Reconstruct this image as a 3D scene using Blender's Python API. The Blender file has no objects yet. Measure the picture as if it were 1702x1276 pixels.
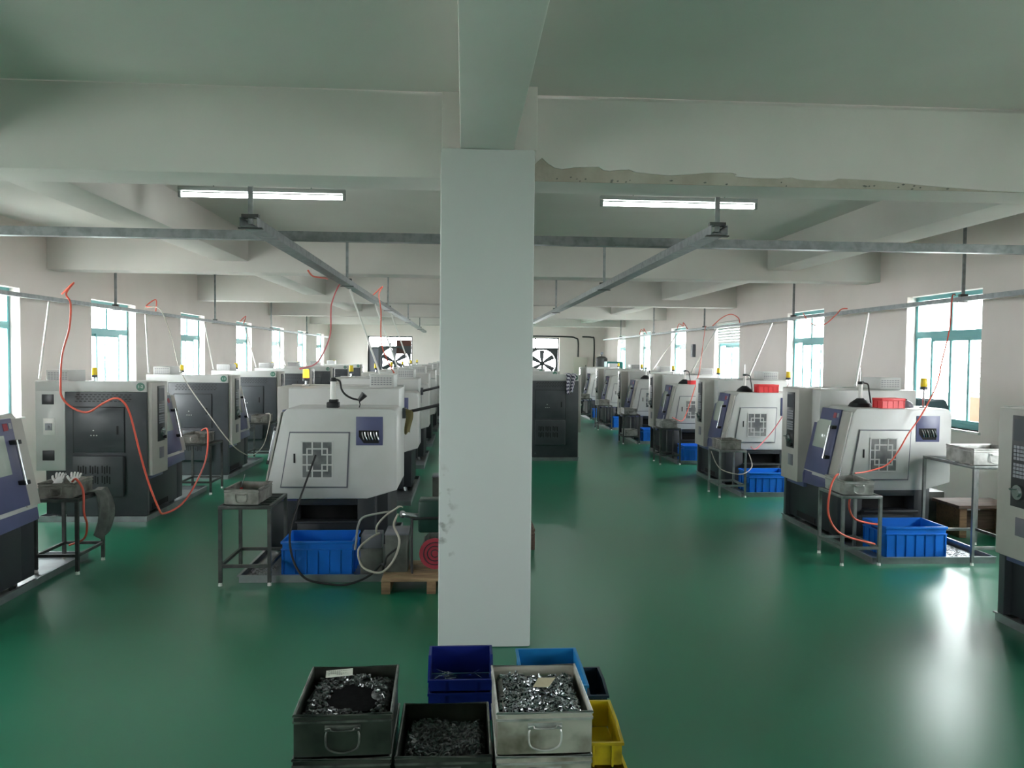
import bpy, bmesh, math, random
from mathutils import Vector, Matrix
random.seed(7)
PI = math.pi
SC = bpy.context.scene
COL = SC.collection
# ------------------------------------------------------------ camera
def make_camera():
    psi, th, rho = 0.06204, 0.03617, 0.0095
    f = Vector((math.sin(psi)*math.cos(th), math.cos(psi)*math.cos(th), -math.sin(th)))
    r0 = Vector((math.cos(psi), -math.sin(psi), 0)); u0 = r0.cross(f)
    r = math.cos(rho)*r0 + math.sin(rho)*u0
    u = math.cos(rho)*u0 - math.sin(rho)*r0
    cd = bpy.data.cameras.new('camera'); cam = bpy.data.objects.new('camera', cd); COL.objects.link(cam)
    m = Matrix((r, u, -f)).transposed().to_4x4(); m.translation = (0, 0, 1.85)
    cam.matrix_world = m
    cd.sensor_width = 36; cd.sensor_fit = 'HORIZONTAL'; cd.lens = 1278/1702*36
    cd.clip_start = .05; cd.clip_end = 200
    SC.camera = cam
make_camera()
# ------------------------------------------------------------ sky, exposure
SKY = 9.0
w = bpy.data.worlds.new('overcast_sky'); SC.world = w; w.use_nodes = True
nt = w.node_tree; bg = nt.nodes['Background']
bg.inputs[0].default_value = (0.96, 0.98, 1.0, 1); bg.inputs[1].default_value = SKY
SC.view_settings.view_transform = 'Standard'; SC.view_settings.look = 'None'
SC.view_settings.gamma = 1; SC.view_settings.exposure = 1.87
SC.view_settings.use_curve_mapping = False
cy = SC.cycles
cy.max_bounces = 10; cy.diffuse_bounces = 6; cy.glossy_bounces = 4; cy.transparent_max_bounces = 12
cy.sample_clamp_indirect = 6; cy.use_denoising = True
cy.caustics_reflective = False; cy.caustics_refractive = False
# ------------------------------------------------------------ materials
MATS = {}
def mat(name, col, rough=.5, metal=0., col2=None, scale=6., detail=4., lo=.4, hi=.65, bump=0., bscale=None, spec=.5, stretch=None, coat=0.):
    m = bpy.data.materials.new(name); m.use_nodes = True; MATS[name] = m
    n = m.node_tree.nodes; l = m.node_tree.links; b = n['Principled BSDF']
    b.inputs['Base Color'].default_value = (*col, 1); b.inputs['Roughness'].default_value = rough
    b.inputs['Metallic'].default_value = metal; b.inputs['Specular IOR Level'].default_value = spec
    b.inputs['Coat Weight'].default_value = coat
    if col2 or bump:
        tc = n.new('ShaderNodeTexCoord'); mp = n.new('ShaderNodeMapping'); l.new(tc.outputs['Object'], mp.inputs[0])
        oi = n.new('ShaderNodeObjectInfo'); mu = n.new('ShaderNodeMath'); mu.operation = 'MULTIPLY'; mu.inputs[1].default_value = 37.
        l.new(oi.outputs['Random'], mu.inputs[0]); l.new(mu.outputs[0], mp.inputs['Location'])
        if stretch: mp.inputs['Scale'].default_value = stretch
    if col2:
        nz = n.new('ShaderNodeTexNoise'); nz.inputs['Scale'].default_value = scale; nz.inputs['Detail'].default_value = detail
        l.new(mp.outputs[0], nz.inputs[0])
        mr = n.new('ShaderNodeMapRange'); mr.inputs[1].default_value = lo; mr.inputs[2].default_value = hi
        l.new(nz.outputs[0], mr.inputs[0])
        mx = n.new('ShaderNodeMix'); mx.data_type = 'RGBA'; mx.inputs[6].default_value = (*col, 1); mx.inputs[7].default_value = (*col2, 1)
        l.new(mr.outputs[0], mx.inputs[0]); l.new(mx.outputs[2], b.inputs['Base Color'])
    if bump:
        n2 = n.new('ShaderNodeTexNoise'); n2.inputs['Scale'].default_value = bscale or scale*3; l.new(mp.outputs[0], n2.inputs[0])
        bp = n.new('ShaderNodeBump'); bp.inputs['Strength'].default_value = bump; bp.inputs['Distance'].default_value = .01
        l.new(n2.outputs[0], bp.inputs['Height']); l.new(bp.outputs[0], b.inputs['Normal'])
    return m
def emat(name, col, s):
    m = bpy.data.materials.new(name); m.use_nodes = True; MATS[name] = m
    b = m.node_tree.nodes['Principled BSDF']; b.inputs['Base Color'].default_value = (*col, 1)
    b.inputs['Emission Color'].default_value = (*col, 1); b.inputs['Emission Strength'].default_value = s
    return m
def glass_mat(name, tint, gl=.08):
    m = bpy.data.materials.new(name); m.use_nodes = True; MATS[name] = m
    n = m.node_tree.nodes; l = m.node_tree.links; n.remove(n['Principled BSDF'])
    t = n.new('ShaderNodeBsdfTransparent'); t.inputs[0].default_value = (*tint, 1)
    g = n.new('ShaderNodeBsdfGlossy'); g.inputs['Roughness'].default_value = .03
    mx = n.new('ShaderNodeMixShader'); mx.inputs[0].default_value = gl
    l.new(t.outputs[0], mx.inputs[1]); l.new(g.outputs[0], mx.inputs[2]); l.new(mx.outputs[0], n['Material Output'].inputs[0])
    return m
mat('plaster', (.80, .722, .695), .9, col2=(.76, .682, .655), scale=1.2, bump=.12, bscale=18)
mat('ceiling_paint', (.72, .685, .655), .9, col2=(.68, .645, .615), scale=.9, bump=.08, bscale=14)
mat('beam_paint', (.73, .69, .665), .9, col2=(.69, .65, .625), scale=1.4, bump=.1, bscale=16)
mat('bare_render', (.43, .38, .32), .95, col2=(.52, .48, .42), scale=5, bump=.3, bscale=30)
mat('floor_epoxy', (.011, .148, .080), .285, col2=(.014, .160, .088), scale=1.1, detail=1, lo=.2, hi=.8, spec=.6)
mat('machine_white', (.56, .56, .55), .38, col2=(.52, .52, .50), scale=4)
mat('machine_beige', (.46, .44, .41), .42, col2=(.42, .40, .37), scale=4)
mat('machine_grey', (.050, .056, .064), .42, col2=(.062, .068, .076), scale=5)
mat('machine_blue', (.098, .106, .215), .35, col2=(.085, .093, .185), scale=4)
mat('machine_navy', (.030, .036, .085), .4)
mat('black', (.012, .012, .014), .45)
mat('black_rubber', (.015, .015, .016), .6)
mat('base_dark', (.024, .028, .033), .45)
mat('cavity', (.008, .008, .009), .8)
mat('panel_black', (.035, .035, .04), .35)
mat('panel_grey', (.16, .16, .19), .4)
mat('key_grey', (.32, .32, .36), .5)
mat('screen', (.10, .105, .12), .12)
mat('steel', (.60, .60, .58), .36, .6, col2=(.30, .30, .28), scale=9, bump=.06)
mat('oily_rim', (.17, .18, .16), .4, .6, col2=(.06, .065, .06), scale=12)
mat('galvanised', (.27, .29, .295), .45, .8, col2=(.20, .215, .22), scale=14)
mat('tray_steel', (.34, .37, .38), .42, .85, col2=(.26, .28, .29), scale=5)
mat('stand_steel', (.060, .064, .062), .5, .4, col2=(.10, .105, .10), scale=10)
mat('light_stand', (.30, .31, .31), .42, .85, col2=(.22, .23, .23), scale=10)
mat('oily_steel', (.085, .092, .078), .36, .6, col2=(.022, .026, .022), scale=5, lo=.35, hi=.7, bump=.12)
mat('worn_steel', (.52, .50, .43), .40, .35, col2=(.17, .15, .11), scale=5., lo=.47, hi=.66, bump=.1)
mat('dull_steel', (.36, .35, .32), .45, .5, col2=(.12, .11, .10), scale=9, lo=.38, hi=.7, bump=.12)
mat('bright_steel', (.62, .64, .66), .22, 1.)
mat('part_steel', (.40, .42, .44), .25, 1., col2=(.20, .21, .22), scale=60)
mat('part_dark', (.17, .18, .18), .3, .9, col2=(.08, .085, .085), scale=60)
mat('oil_black', (.002, .002, .0025), .7, col2=(.005, .005, .0055), scale=40, spec=.03)
mat('crate_blue', (.002, .165, .680), .42, col2=(.003, .140, .580), scale=4)
mat('bin_navy', (.003, .013, .165), .42, col2=(.003, .010, .125), scale=4)
mat('bin_sky', (.012, .200, .460), .40, col2=(.010, .160, .380), scale=5)
mat('bin_teal', (.010, .028, .045), .45)
mat('bin_yellow', (.56, .42, .010), .45, col2=(.20, .14, .010), scale=7, lo=.5, hi=.72)
mat('bin_red', (.75, .035, .040), .42)
mat('hose_red', (.78, .115, .070), .38)
mat('hose_pink', (.72, .16, .18), .4)
mat('hose_clear', (.42, .39, .33), .35)
mat('hose_grey', (.30, .31, .28), .4)
mat('pvc_white', (.78, .76, .73), .4)
mat('teal_frame', (.12, .36, .37), .35, .2)
mat('dark_frame', (.04, .045, .05), .5)
mat('paper', (.62, .63, .56), .8, col2=(.52, .53, .47), scale=30)
mat('card_tan', (.50, .43, .30), .85)
mat('wood', (.26, .16, .085), .7, col2=(.17, .10, .055), scale=5, stretch=(1, 9, 9), bump=.1)
mat('wood_pale', (.36, .25, .14), .7, col2=(.25, .16, .09), scale=5, stretch=(1, 9, 9), bump=.1)
mat('wood_dark', (.16, .10, .075), .7, col2=(.10, .065, .05), scale=5, stretch=(1, 9, 9))
mat('cloth_grey', (.17, .18, .165), .9, col2=(.11, .115, .105), scale=12, bump=.3)
mat('cloth_white', (.70, .70, .69), .9, bump=.3, bscale=30)
mat('cloth_teal', (.055, .105, .120), .85, bump=.2, bscale=12)
mat('cloth_olive', (.15, .13, .055), .9, bump=.25, bscale=20)
mat('badge_green', (.05, .165, .115), .45)
mat('lamp_housing', (.34, .36, .35), .4)
mat('motor_red', (.32, .035, .055), .45)
mat('motor_grey', (.11, .117, .105), .5, col2=(.06, .064, .058), scale=8)
mat('motor_green', (.006, .034, .024), .45)
mat('brown_board', (.085, .026, .016), .6)
mat('tank_teal', (.03, .24, .24), .4)
mat('box_cream', (.62, .60, .53), .5)
mat('conduit_black', (.03, .03, .03), .6)
mat('white_ink', (.80, .82, .78), .6)
mat('grey_ink', (.16, .16, .15), .8)
mat('outside_white', (.80, .79, .76), .8)
mat('outside_orange', (.075, .034, .012), .8)
mat('outside_line', (.03, .018, .014), .8)
mat('outside_ground', (.42, .43, .40), .9)
mat('chips', (.42, .43, .42), .35, .9, col2=(.12, .12, .12), scale=40)
emat('tube_glow', (.93, 1., .97), 7.)
emat('beacon_amber', (1., .46, .03), .8)
mat('beacon_yellow', (.85, .62, .02), .3)
glass_mat('glass_clear', (.97, .985, .98), .06)
def door_glass():
    m = mat('door_glass', (.42, .47, .42), .12); m.node_tree.nodes['Principled BSDF'].inputs['Alpha'].default_value = 1
door_glass()
mat('peek_glass', (.11, .115, .12), .15, col2=(.24, .24, .24), scale=6)
def striped():
    m = mat('cloth_stripe', (.5, .5, .5), .9); n = m.node_tree.nodes; l = m.node_tree.links
    tc = n.new('ShaderNodeTexCoord'); wv = n.new('ShaderNodeTexWave'); wv.inputs['Scale'].default_value = 9; wv.bands_direction = 'DIAGONAL'
    l.new(tc.outputs['Object'], wv.inputs[0]); cr = n.new('ShaderNodeValToRGB'); cr.color_ramp.interpolation = 'CONSTANT'
    cr.color_ramp.elements[0].color = (.05, .045, .09, 1); cr.color_ramp.elements[1].color = (.55, .53, .58, 1); cr.color_ramp.elements[1].position = .45
    l.new(wv.outputs[0], cr.inputs[0]); l.new(cr.outputs[0], n['Principled BSDF'].inputs['Base Color'])
striped()
def pillar_mat():
    m = mat('pillar_paint', (.58, .60, .59), .85, bump=.1, bscale=14); n = m.node_tree.nodes; l = m.node_tree.links
    tc = n.new('ShaderNodeTexCoord'); sp = n.new('ShaderNodeSeparateXYZ'); l.new(tc.outputs['Object'], sp.inputs[0])
    nz = n.new('ShaderNodeTexNoise'); nz.inputs['Scale'].default_value = 13; nz.inputs['Detail'].default_value = 3; l.new(tc.outputs['Object'], nz.inputs[0])
    def rng(src, a, b, c, d):
        r = n.new('ShaderNodeMapRange'); r.inputs[1].default_value = a; r.inputs[2].default_value = b; r.inputs[3].default_value = c; r.inputs[4].default_value = d
        l.new(src, r.inputs[0]); return r.outputs[0]
    def mul(a, b):
        k = n.new('ShaderNodeMath'); k.operation = 'MULTIPLY'; l.new(a, k.inputs[0]); l.new(b, k.inputs[1]); return k.outputs[0]
    k = mul(mul(rng(sp.outputs[0], -.16, -.02, 1, 0), rng(sp.outputs[2], .45, .62, 0, 1)), mul(rng(sp.outputs[2], 1.0, 1.2, 1, 0), rng(nz.outputs[0], .58, .68, 0, .8)))
    mx = n.new('ShaderNodeMix'); mx.data_type = 'RGBA'; mx.inputs[6].default_value = (.58, .60, .59, 1); mx.inputs[7].default_value = (.16, .15, .14, 1)
    l.new(k, mx.inputs[0]); l.new(mx.outputs[2], n['Principled BSDF'].inputs['Base Color'])
pillar_mat()
# ------------------------------------------------------------ geometry builder
def circle_frame(d):
    d = d.normalized(); a = Vector((0, 0, 1)) if abs(d.z) < .9 else Vector((1, 0, 0))
    x = d.cross(a).normalized(); return x, d.cross(x).normalized()
class G:
    def __init__(s): s.bm = bmesh.new()
    def hull(s, quads_lo, quads_hi):
        a = [s.bm.verts.new(p) for p in quads_lo]; b = [s.bm.verts.new(p) for p in quads_hi]; n = len(a)
        s.bm.faces.new(a[::-1]); s.bm.faces.new(b)
        for i in range(n): s.bm.faces.new((a[i], a[(i+1) % n], b[(i+1) % n], b[i]))
        return s
    def box(s, x0, y0, z0, x1, y1, z1):
        return s.hull([(x0, y0, z0), (x1, y0, z0), (x1, y1, z0), (x0, y1, z0)], [(x0, y0, z1), (x1, y0, z1), (x1, y1, z1), (x0, y1, z1)])
    def prism(s, pts, ax, lo, hi):
        f = {'x': lambda p, t: (t, p[0], p[1]), 'y': lambda p, t: (p[0], t, p[1]), 'z': lambda p, t: (p[0], p[1], t)}[ax]
        return s.hull([f(p, lo) for p in pts], [f(p, hi) for p in pts])
    def ring(s, pts, r, closed=False, seg=8):
        P = [Vector(p) for p in pts]; rings = []; n = len(P)
        X = None
        for i in range(n):
            if closed: d = (P[(i+1) % n] - P[i-1])
            else: d = P[min(i+1, n-1)] - P[max(i-1, 0)]
            d = d.normalized()
            if X is None: X, Y = circle_frame(d)
            else:
                X = (X - d*X.dot(d)).normalized(); Y = d.cross(X)
            rr = r[i] if isinstance(r, (list, tuple)) else r
            rings.append([s.bm.verts.new(P[i] + (X*math.cos(2*PI*k/seg) + Y*math.sin(2*PI*k/seg))*rr) for k in range(seg)])
        for i in range(n if closed else n-1):
            A, B = rings[i], rings[(i+1) % n]
            for k in range(seg): s.bm.faces.new((A[k], A[(k+1) % seg], B[(k+1) % seg], B[k]))
        if not closed:
            s.bm.faces.new(rings[0][::-1]); s.bm.faces.new(rings[-1])
        return s
    def tube(s, pts, r, seg=8): return s.ring(pts, r, False, seg)
    def cyl(s, p0, p1, r0, r1=None, seg=16): return s.ring([p0, p1], [r0, r0 if r1 is None else r1], False, seg)
    def bar(s, p0, p1, w, h):
        p0 = Vector(p0); p1 = Vector(p1); x, y = circle_frame(p1-p0)
        o = [x*w/2*a + y*h/2*b for a, b in ((-1, -1), (1, -1), (1, 1), (-1, 1))]
        return s.hull([p0+k for k in o], [p1+k for k in o])
    def sphere(s, c, r, sx=1, sy=1, sz=1, seg=12):
        bmesh.ops.create_uvsphere(s.bm, u_segments=seg, v_segments=max(6, seg//2), radius=r, matrix=Matrix.Translation(c) @ Matrix.Diagonal((sx, sy, sz, 1)))
        return s
    def grid(s, fn, nu, nv):
        V = [[s.bm.verts.new(fn(i/nu, j/nv)) for j in range(nv+1)] for i in range(nu+1)]
        for i in range(nu):
            for j in range(nv): s.bm.faces.new((V[i][j], V[i+1][j], V[i+1][j+1], V[i][j+1]))
        return s
    def done(s, name, m, parent=None, bev=0., seg=2, thick=0., loc=None):
        bm = s.bm
        bmesh.ops.recalc_face_normals(bm, faces=bm.faces)
        if bev:
            es = [e for e in bm.edges if len(e.link_faces) == 2 and e.calc_face_angle(0) > .5]
            bmesh.ops.bevel(bm, geom=es, offset=bev, segments=seg, affect='EDGES', profile=.5, clamp_overlap=True)
        me = bpy.data.meshes.new(name)
        for f in bm.faces: f.smooth = True
        bm.to_mesh(me); bm.free()
        me.set_sharp_from_angle(angle=.6)
        o = bpy.data.objects.new(name, me); COL.objects.link(o)
        me.materials.append(MATS[m])
        if parent: o.parent = parent
        if loc: o.location = loc
        if thick:
            md = o.modifiers.new('thickness', 'SOLIDIFY'); md.thickness = thick; md.offset = 0
        return o
def tag(o, label, cat, group=None):
    o['label'] = label; o['category'] = cat
    if group: o['group'] = group
    return o
def thing(name, label, cat, loc=(0, 0, 0), rz=0., group=None):
    o = bpy.data.objects.new(name, None); COL.objects.link(o); o.empty_display_size = .1
    o.location = loc; o.rotation_euler = (0, 0, rz)
    return tag(o, label, cat, group)
def struct(o): o['kind'] = 'structure'; return o
def copy_tree(o, parent=None):
    c = o.copy(); COL.objects.link(c)
    if parent: c.parent = parent
    for ch in list(o.children): copy_tree(ch, c)
    return c
def text(s, size, m, parent, loc, rot, name='lettering', ext=.0008):
    cu = bpy.data.curves.new(name, 'FONT'); cu.body = s; cu.size = size; cu.extrude = ext; cu.align_x = 'CENTER'; cu.align_y = 'CENTER'
    tmp = bpy.data.objects.new(name, cu); me = bpy.data.meshes.new_from_object(tmp); bpy.data.objects.remove(tmp); bpy.data.curves.remove(cu)
    me.materials.clear(); me.materials.append(MATS[m]); o = bpy.data.objects.new(name, me); COL.objects.link(o)
    o.parent = parent; o.location = loc; o.rotation_euler = rot
    return o
def smooth(pts, n=6):
    P = [Vector(p) for p in pts]; out = []
    for i in range(len(P)-1):
        p0, p1, p2, p3 = P[max(i-1, 0)], P[i], P[i+1], P[min(i+2, len(P)-1)]
        for k in range(n):
            t = k/n
            out.append(.5*((2*p1) + (p2-p0)*t + (2*p0-5*p1+4*p2-p3)*t*t + (3*p1-p0-3*p2+p3)*t**3))
    out.append(P[-1]); return out
# ------------------------------------------------------------ setting
XL, XR, YB, YE = -5.75, 6.10, -9.0, 33.2
ZS, ZB, ZJ = 3.535, 2.985, 3.135          # slab, cross beam bottom, joist bottom
struct(G().box(XL-.24, YB-.24, -.15, XR+.24, YE+.24, 0).done('floor', 'floor_epoxy'))
struct(G().box(XL-.24, YB-.24, ZS, XR+.24, YE+.24, ZS+.15).done('ceiling', 'ceiling_paint'))
BY = [-7.0, -1.0, 5.0, 11.0, 17.0, 23.0, 29.0]
for y in BY: struct(G().box(XL, y, ZB, XR, y+.38, ZS).done('cross_beam', 'beam_paint', bev=.012))
JX = [(-3.47, -3.02), (-.035, .30), (4.39, 4.84)]
edges = [YB] + [v for y in BY for v in (y, y+.38)] + [YE]
for x0, x1 in JX:
    g = G()
    for i in range(0, len(edges), 2): g.box(x0, edges[i], ZJ, x1, edges[i+1], ZS)
    struct(g.done('ceiling_joist', 'beam_paint', bev=.01))
# peeled paint skin on the face of the first beam right of the pillar
peel = [(.445, 3.10), (.46, 3.118), (.49, 3.14), (.53, 3.105), (.57, 3.08), (.62, 3.072), (.70, 3.085), (.78, 3.088), (.86, 3.092), (.89, 3.072), (.93, 3.066), (.98, 3.075), (1.06, 3.08), (1.10, 3.064),
        (1.18, 3.058), (1.32, 3.048), (1.47, 3.060), (1.58, 3.072), (1.74, 3.074), (1.77, 3.066), (1.76, 3.052), (1.88, 3.044), (2.06, 3.046), (2.13, 3.055), (2.18, 3.045), (2.30, 3.038), (2.42, 3.042), (2.46, 3.056), (2.62, 3.052), (2.78, 3.045), (3.1, 3.02), (3.5, 3.0), (4.0, 2.99), (6.1, 2.985)]
peel = [(x, z - .012) for x, z in peel]
struct(G().prism(peel + [(6.1, ZS-.03), (.445, ZS-.03)], 'y', 4.982, 5.0).done('trim_1', 'beam_paint'))
struct(G().box(.445, 4.994, ZB-.004, 6.1, 5.0, 3.16).done('trim_2', 'bare_render'))
g = G()
for i in range(30):
    x = random.uniform(.5, 4.2); z = 2.985+random.uniform(.0, .03); k = random.uniform(.008, .028)
    g.prism([(x, z), (x+k*.5, z-.005), (x+k, z+.001), (x+k*.6, z+.006)], 'y', 4.9915, 4.995)
g.prism([(-2.50, 2.955), (-2.46, 2.95), (-2.43, 2.955), (-2.46, 2.962)], 'z', 0, .001) if False else None
struct(g.done('trim_3', 'grey_ink'))
# pillars
for i, y in enumerate([4.82, 10.82, 16.82, 22.82, 28.82, -1.18]):
    g = G().box(-.155, y, 0, .43, y+.6, ZJ if y > 0 else ZJ)
    o = struct(g.done('pillar', 'pillar_paint', bev=.012))
struct(G().box(.30, 4.85, ZJ, .445, 5.0, ZS).box(-.155, 4.985, ZJ, -.03, 5.0, ZS).done('pillar_head', 'beam_paint', bev=.006))
# side walls with window openings
WZ0 = 1.0
LW = [(-2.9, -1.4), (.85, 2.35), (4.6, 6.1), (8.80, 10.36), (12.27, 13.87), (16.03, 17.46), (19.83, 21.22), (23.45, 24.95), (27.0, 28.4), (30.4, 31.9)]
RW = [(-3.3, -1.75), (.7, 2.25), (4.72, 6.25), (8.75, 10.3), (12.76, 14.24), (16.78, 18.5), (20.95, 22.45), (25.0, 26.45), (28.9, 30.4)]
def side_wall(name, xa, xb, W, zh):
    g = G(); y = YB-.24
    g.box(xa, YB-.24, 0, xb, YE+.24, WZ0); g.box(xa, YB-.24, zh, xb, YE+.24, ZS)
    for a, b in W: g.box(xa, y, WZ0, xb, a, zh); y = b
    g.box(xa, y, WZ0, xb, YE+.24, zh)
    struct(g.done(name, 'plaster'))
side_wall('wall_left', XL-.24, XL, LW, 2.67)
side_wall('wall_right', XR, XR+.24, RW, 2.71)
def portal(loc, size, rot):
    ld = bpy.data.lights.new('window_daylight', 'AREA'); ld.shape = 'RECTANGLE'; ld.size, ld.size_y = size
    ld.energy = 1; ld.cycles.is_portal = True
    o = bpy.data.objects.new('window_daylight', ld); COL.objects.link(o); o.location = loc; o.rotation_euler = rot
WN = [0]
def window(side, y0, y1, zh, blind=0):
    WN[0] += 1
    s = 1 if side == 'R' else -1
    X = (XR+.16) if s > 0 else (XL-.16)
    def bx(g, a, b, c, d, t0=.03): g.box(X-t0, a, c, X+t0, b, d)
    zt = 2.19; f = .055; g = G()
    bx(g, y0, y0+f, WZ0, zh); bx(g, y1-f, y1, WZ0, zh); bx(g, y0+f, y1-f, zh-f, zh); bx(g, y0+f, y1-f, WZ0, WZ0+f)
    bx(g, y0+f, y1-f, zt-.045, zt+.045); m = (y0+y1)/2; bx(g, m-.03, m+.03, zt+.045, zh-f)
    o = struct(g.done('window_%d' % WN[0], 'teal_frame'))
    L = y1-y0
    for a, b, dx in ((y0+f, y0+L*.52, -.012), (y0+L*.28, y0+L*.80, .012)):
        g = G(); q = .045
        for (p, r, c, d) in ((a, a+q, WZ0+f, zt-.045), (b-q, b, WZ0+f, zt-.045), (a+q, b-q, WZ0+f, WZ0+f+q), (a+q, b-q, zt-.045-q, zt-.045)):
            g.box(X+dx-.010, p, c, X+dx+.010, r, d)
        g.done('window_sash', 'teal_frame', o)
        G().box(X+dx-.002, a+q, WZ0+f+q, X+dx+.002, b-q, zt-.045-q).done('glass_pane', 'glass_clear', o)
    for a, b in ((y0+f, m-.03), (m+.03, y1-f)):
        G().box(X-.002, a, zt+.045, X+.002, b, zh-f).done('glass_pane', 'glass_clear', o)
    G().box((XR-.03) if s > 0 else (XL-.13), y0-.04, WZ0-.03, (XR+.13) if s > 0 else (XL+.03), y1+.04, WZ0).done('window_sill', 'pvc_white', o, bev=.004)
    if blind:
        t = thing('roller_blind', 'half-lowered white blind over the top of the %s right-wall window' % blind, 'blind', (XR+.06, m, zh-.03))
        G().tube([(0, -L/2+.03, 0), (0, L/2-.03, 0)], .028, 12).done('roller', 'pvc_white', t)
        g = G(); nf = 7
        for k in range(nf):
            z0 = -.03-k*.065
            g.prism([(.028, z0), (.034, z0-.005), (.012, z0-.06), (.006, z0-.055)], 'y', -L/2+.04, L/2-.04)
        g.done('fabric', 'cloth_white', t)
    portal((X+s*.06, m, (WZ0+zh)/2), (zh-WZ0, L), (0, PI/2*s, 0))
for a, b in LW: window('L', a, b, 2.67)
for i, (a, b) in enumerate(RW): window('R', a, b, 2.71, {5: 'third', 8: 'farthest'}.get(i, 0))
# back wall behind the photographer
struct(G().box(XL-.24, YB-.24, 0, XR+.24, YB, ZS).done('wall_back', 'plaster'))
# end wall with the two fan windows
EW = [(-4.13, -2.23), (2.05, 4.10)]; EZ0, EZ1 = .9, 2.66
g = G(); x = XL
g.box(XL, YE, 0, XR, YE+.24, EZ0); g.box(XL, YE, EZ1, XR, YE+.24, ZS)
for a, b in EW: g.box(x, YE, EZ0, a, YE+.24, EZ1); x = b
g.box(x, YE, EZ0, XR, YE+.24, EZ1)
struct(g.done('wall_end', 'plaster'))
for i, (a, b) in enumerate(EW):
    WN[0] += 1; Y = YE+.16; g = G(); f = .05; zt = 2.16; m = (a+b)/2
    for (p, r, c, d) in ((a, a+f, EZ0, EZ1), (b-f, b, EZ0, EZ1), (a+f, b-f, EZ1-f, EZ1), (a+f, b-f, EZ0, EZ0+f), (a+f, b-f, zt-.03, zt+.03), (m-.025, m+.025, zt+.03, EZ1-f)):
        g.box(p, Y-.03, c, r, Y+.03, d)
    o = struct(g.done('window_%d' % WN[0], 'dark_frame'))
    for p, r in ((a+f, m-.025), (m+.025, b-f)): G().box(p, Y-.002, zt+.03, r, Y+.002, EZ1-f).done('glass_pane', 'glass_clear', o)
    portal((m, Y+.07, (EZ0+EZ1)/2), (b-a, EZ1-EZ0), (-PI/2, 0, 0))
g = G().box(-4.08, YE+.11, EZ0+.05, -3.50, YE+.13, 2.13)
tag(g.done('window_board', 'panel_grey'), 'grey sheet board filling the left side of the left fan window', 'board')
tag(G().box(-2.92, YE+.09, 1.9, -2.28, YE+.11, 2.5).done('window_board', 'brown_board'), 'dark brown board behind the upper corner of the left fan window', 'board')
def fan(x, z, r, label):
    t = thing('exhaust_fan', label, 'fan', (x, YE+.04, z))
    g = G(); n = 40; h = r+.07
    for k in range(n):
        a0, a1 = 2*PI*k/n, 2*PI*(k+1)/n
        def sq(a):
            c, s = math.cos(a), math.sin(a); q = h/max(abs(c), abs(s)); return c*q, s*q
        i0, i1, o0, o1 = (r*math.cos(a0), r*math.sin(a0)), (r*math.cos(a1), r*math.sin(a1)), sq(a0), sq(a1)
        g.prism([i0, i1, o1, o0], 'y', -.05, .05)
    g.done('housing', 'dark_frame', t)
    hub = G().cyl((0, -.09, 0), (0, .02, 0), .11, seg=20).done('hub', 'dark_frame', t, bev=.01)
    for k in range(6):
        a = 2*PI*k/6+.52; c, s = math.cos(a), math.sin(a); px, pz = -s, c
        lo = []; hi = []
        for rr, wd, tw in ((.09, .05, .05), (r*.55, .10, .045), (r*.95, .12, .03)):
            lo.append((c*rr+px*wd, -.04+tw, s*rr+pz*wd)); hi.append((c*rr-px*wd*.7, -.04-tw, s*rr-pz*wd*.7))
        g = G(); pl = lo+hi[::-1]
        g.hull([(p[0], p[1]-.005, p[2]) for p in pl], [(p[0], p[1]+.005, p[2]) for p in pl]).done('blade', 'dark_frame', t)
    g = G()
    for rr in (.2, .35, .5): g.ring([(rr*math.cos(a)*r/.62, -.11, rr*math.sin(a)*r/.62) for a in [2*PI*k/24 for k in range(24)]], .005, True, 4)
    for k in range(8): a = PI*k/8; g.tube([(r*math.cos(a), -.11, r*math.sin(a)), (-r*math.cos(a), -.11, -r*math.sin(a))], .005, 4)
    g.done('guard', 'dark_frame', t)
fan(-2.98, 1.55, .62, 'round wall fan in the left end-wall window')
fan(3.36, 1.55, .60, 'six-bladed wall fan in the right end-wall window')
# outside
struct(G().box(-60, -40, -2.2, 60, 90, -2.1).done('ground_outside', 'outside_ground'))
o = struct(G().box(10.2, 3.0, -2.1, 10.5, 14.9, 2.35).done('outside_wall', 'outside_white'))
g = G()
for k in range(22): g.box(10.17, 3.0, .2+k*.1, 10.2, 14.9, .213+k*.1)
g.done('siding_lines', 'outside_line', o)
G().box(10.12, 3.0, -2.1, 10.17, 14.9, 1.12).done('orange_panel', 'outside_orange', o)
# ------------------------------------------------------------ lamps
ORD = ['nearest', 'second', 'third', 'fourth', 'fifth', 'sixth', 'seventh', 'eighth', 'ninth']
def tube_lamp(x0, y, label, grp=None):
    t = thing('ceiling_lamp', label, 'lamp', (x0+.77, y, 3.36))
    G().box(-.77, -.028, .0, .77, .028, .042).done('housing', 'lamp_housing', t, bev=.006)
    for s in (-1, 1):
        G().box(s*.77-(.028 if s > 0 else 0), -.022, -.06, s*.77+(.028 if s < 0 else 0), .022, 0).done('end_cap', 'lamp_housing', t, bev=.004)
        G().cyl((s*.45, 0, .04), (s*.45, 0, ZS-3.36), .006, seg=8).done('hanger_rod', 'galvanised', t)
    G().tube([(-.74, 0, -.035), (.74, 0, -.035)], .019, 14).done('tube', 'tube_glow', t)
tube_lamp(-2.67, 7.40, 'lit white tube lamp on the ceiling over the left aisle')
tube_lamp(1.295, 7.40, 'lit white tube lamp on the ceiling over the right aisle')
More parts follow.
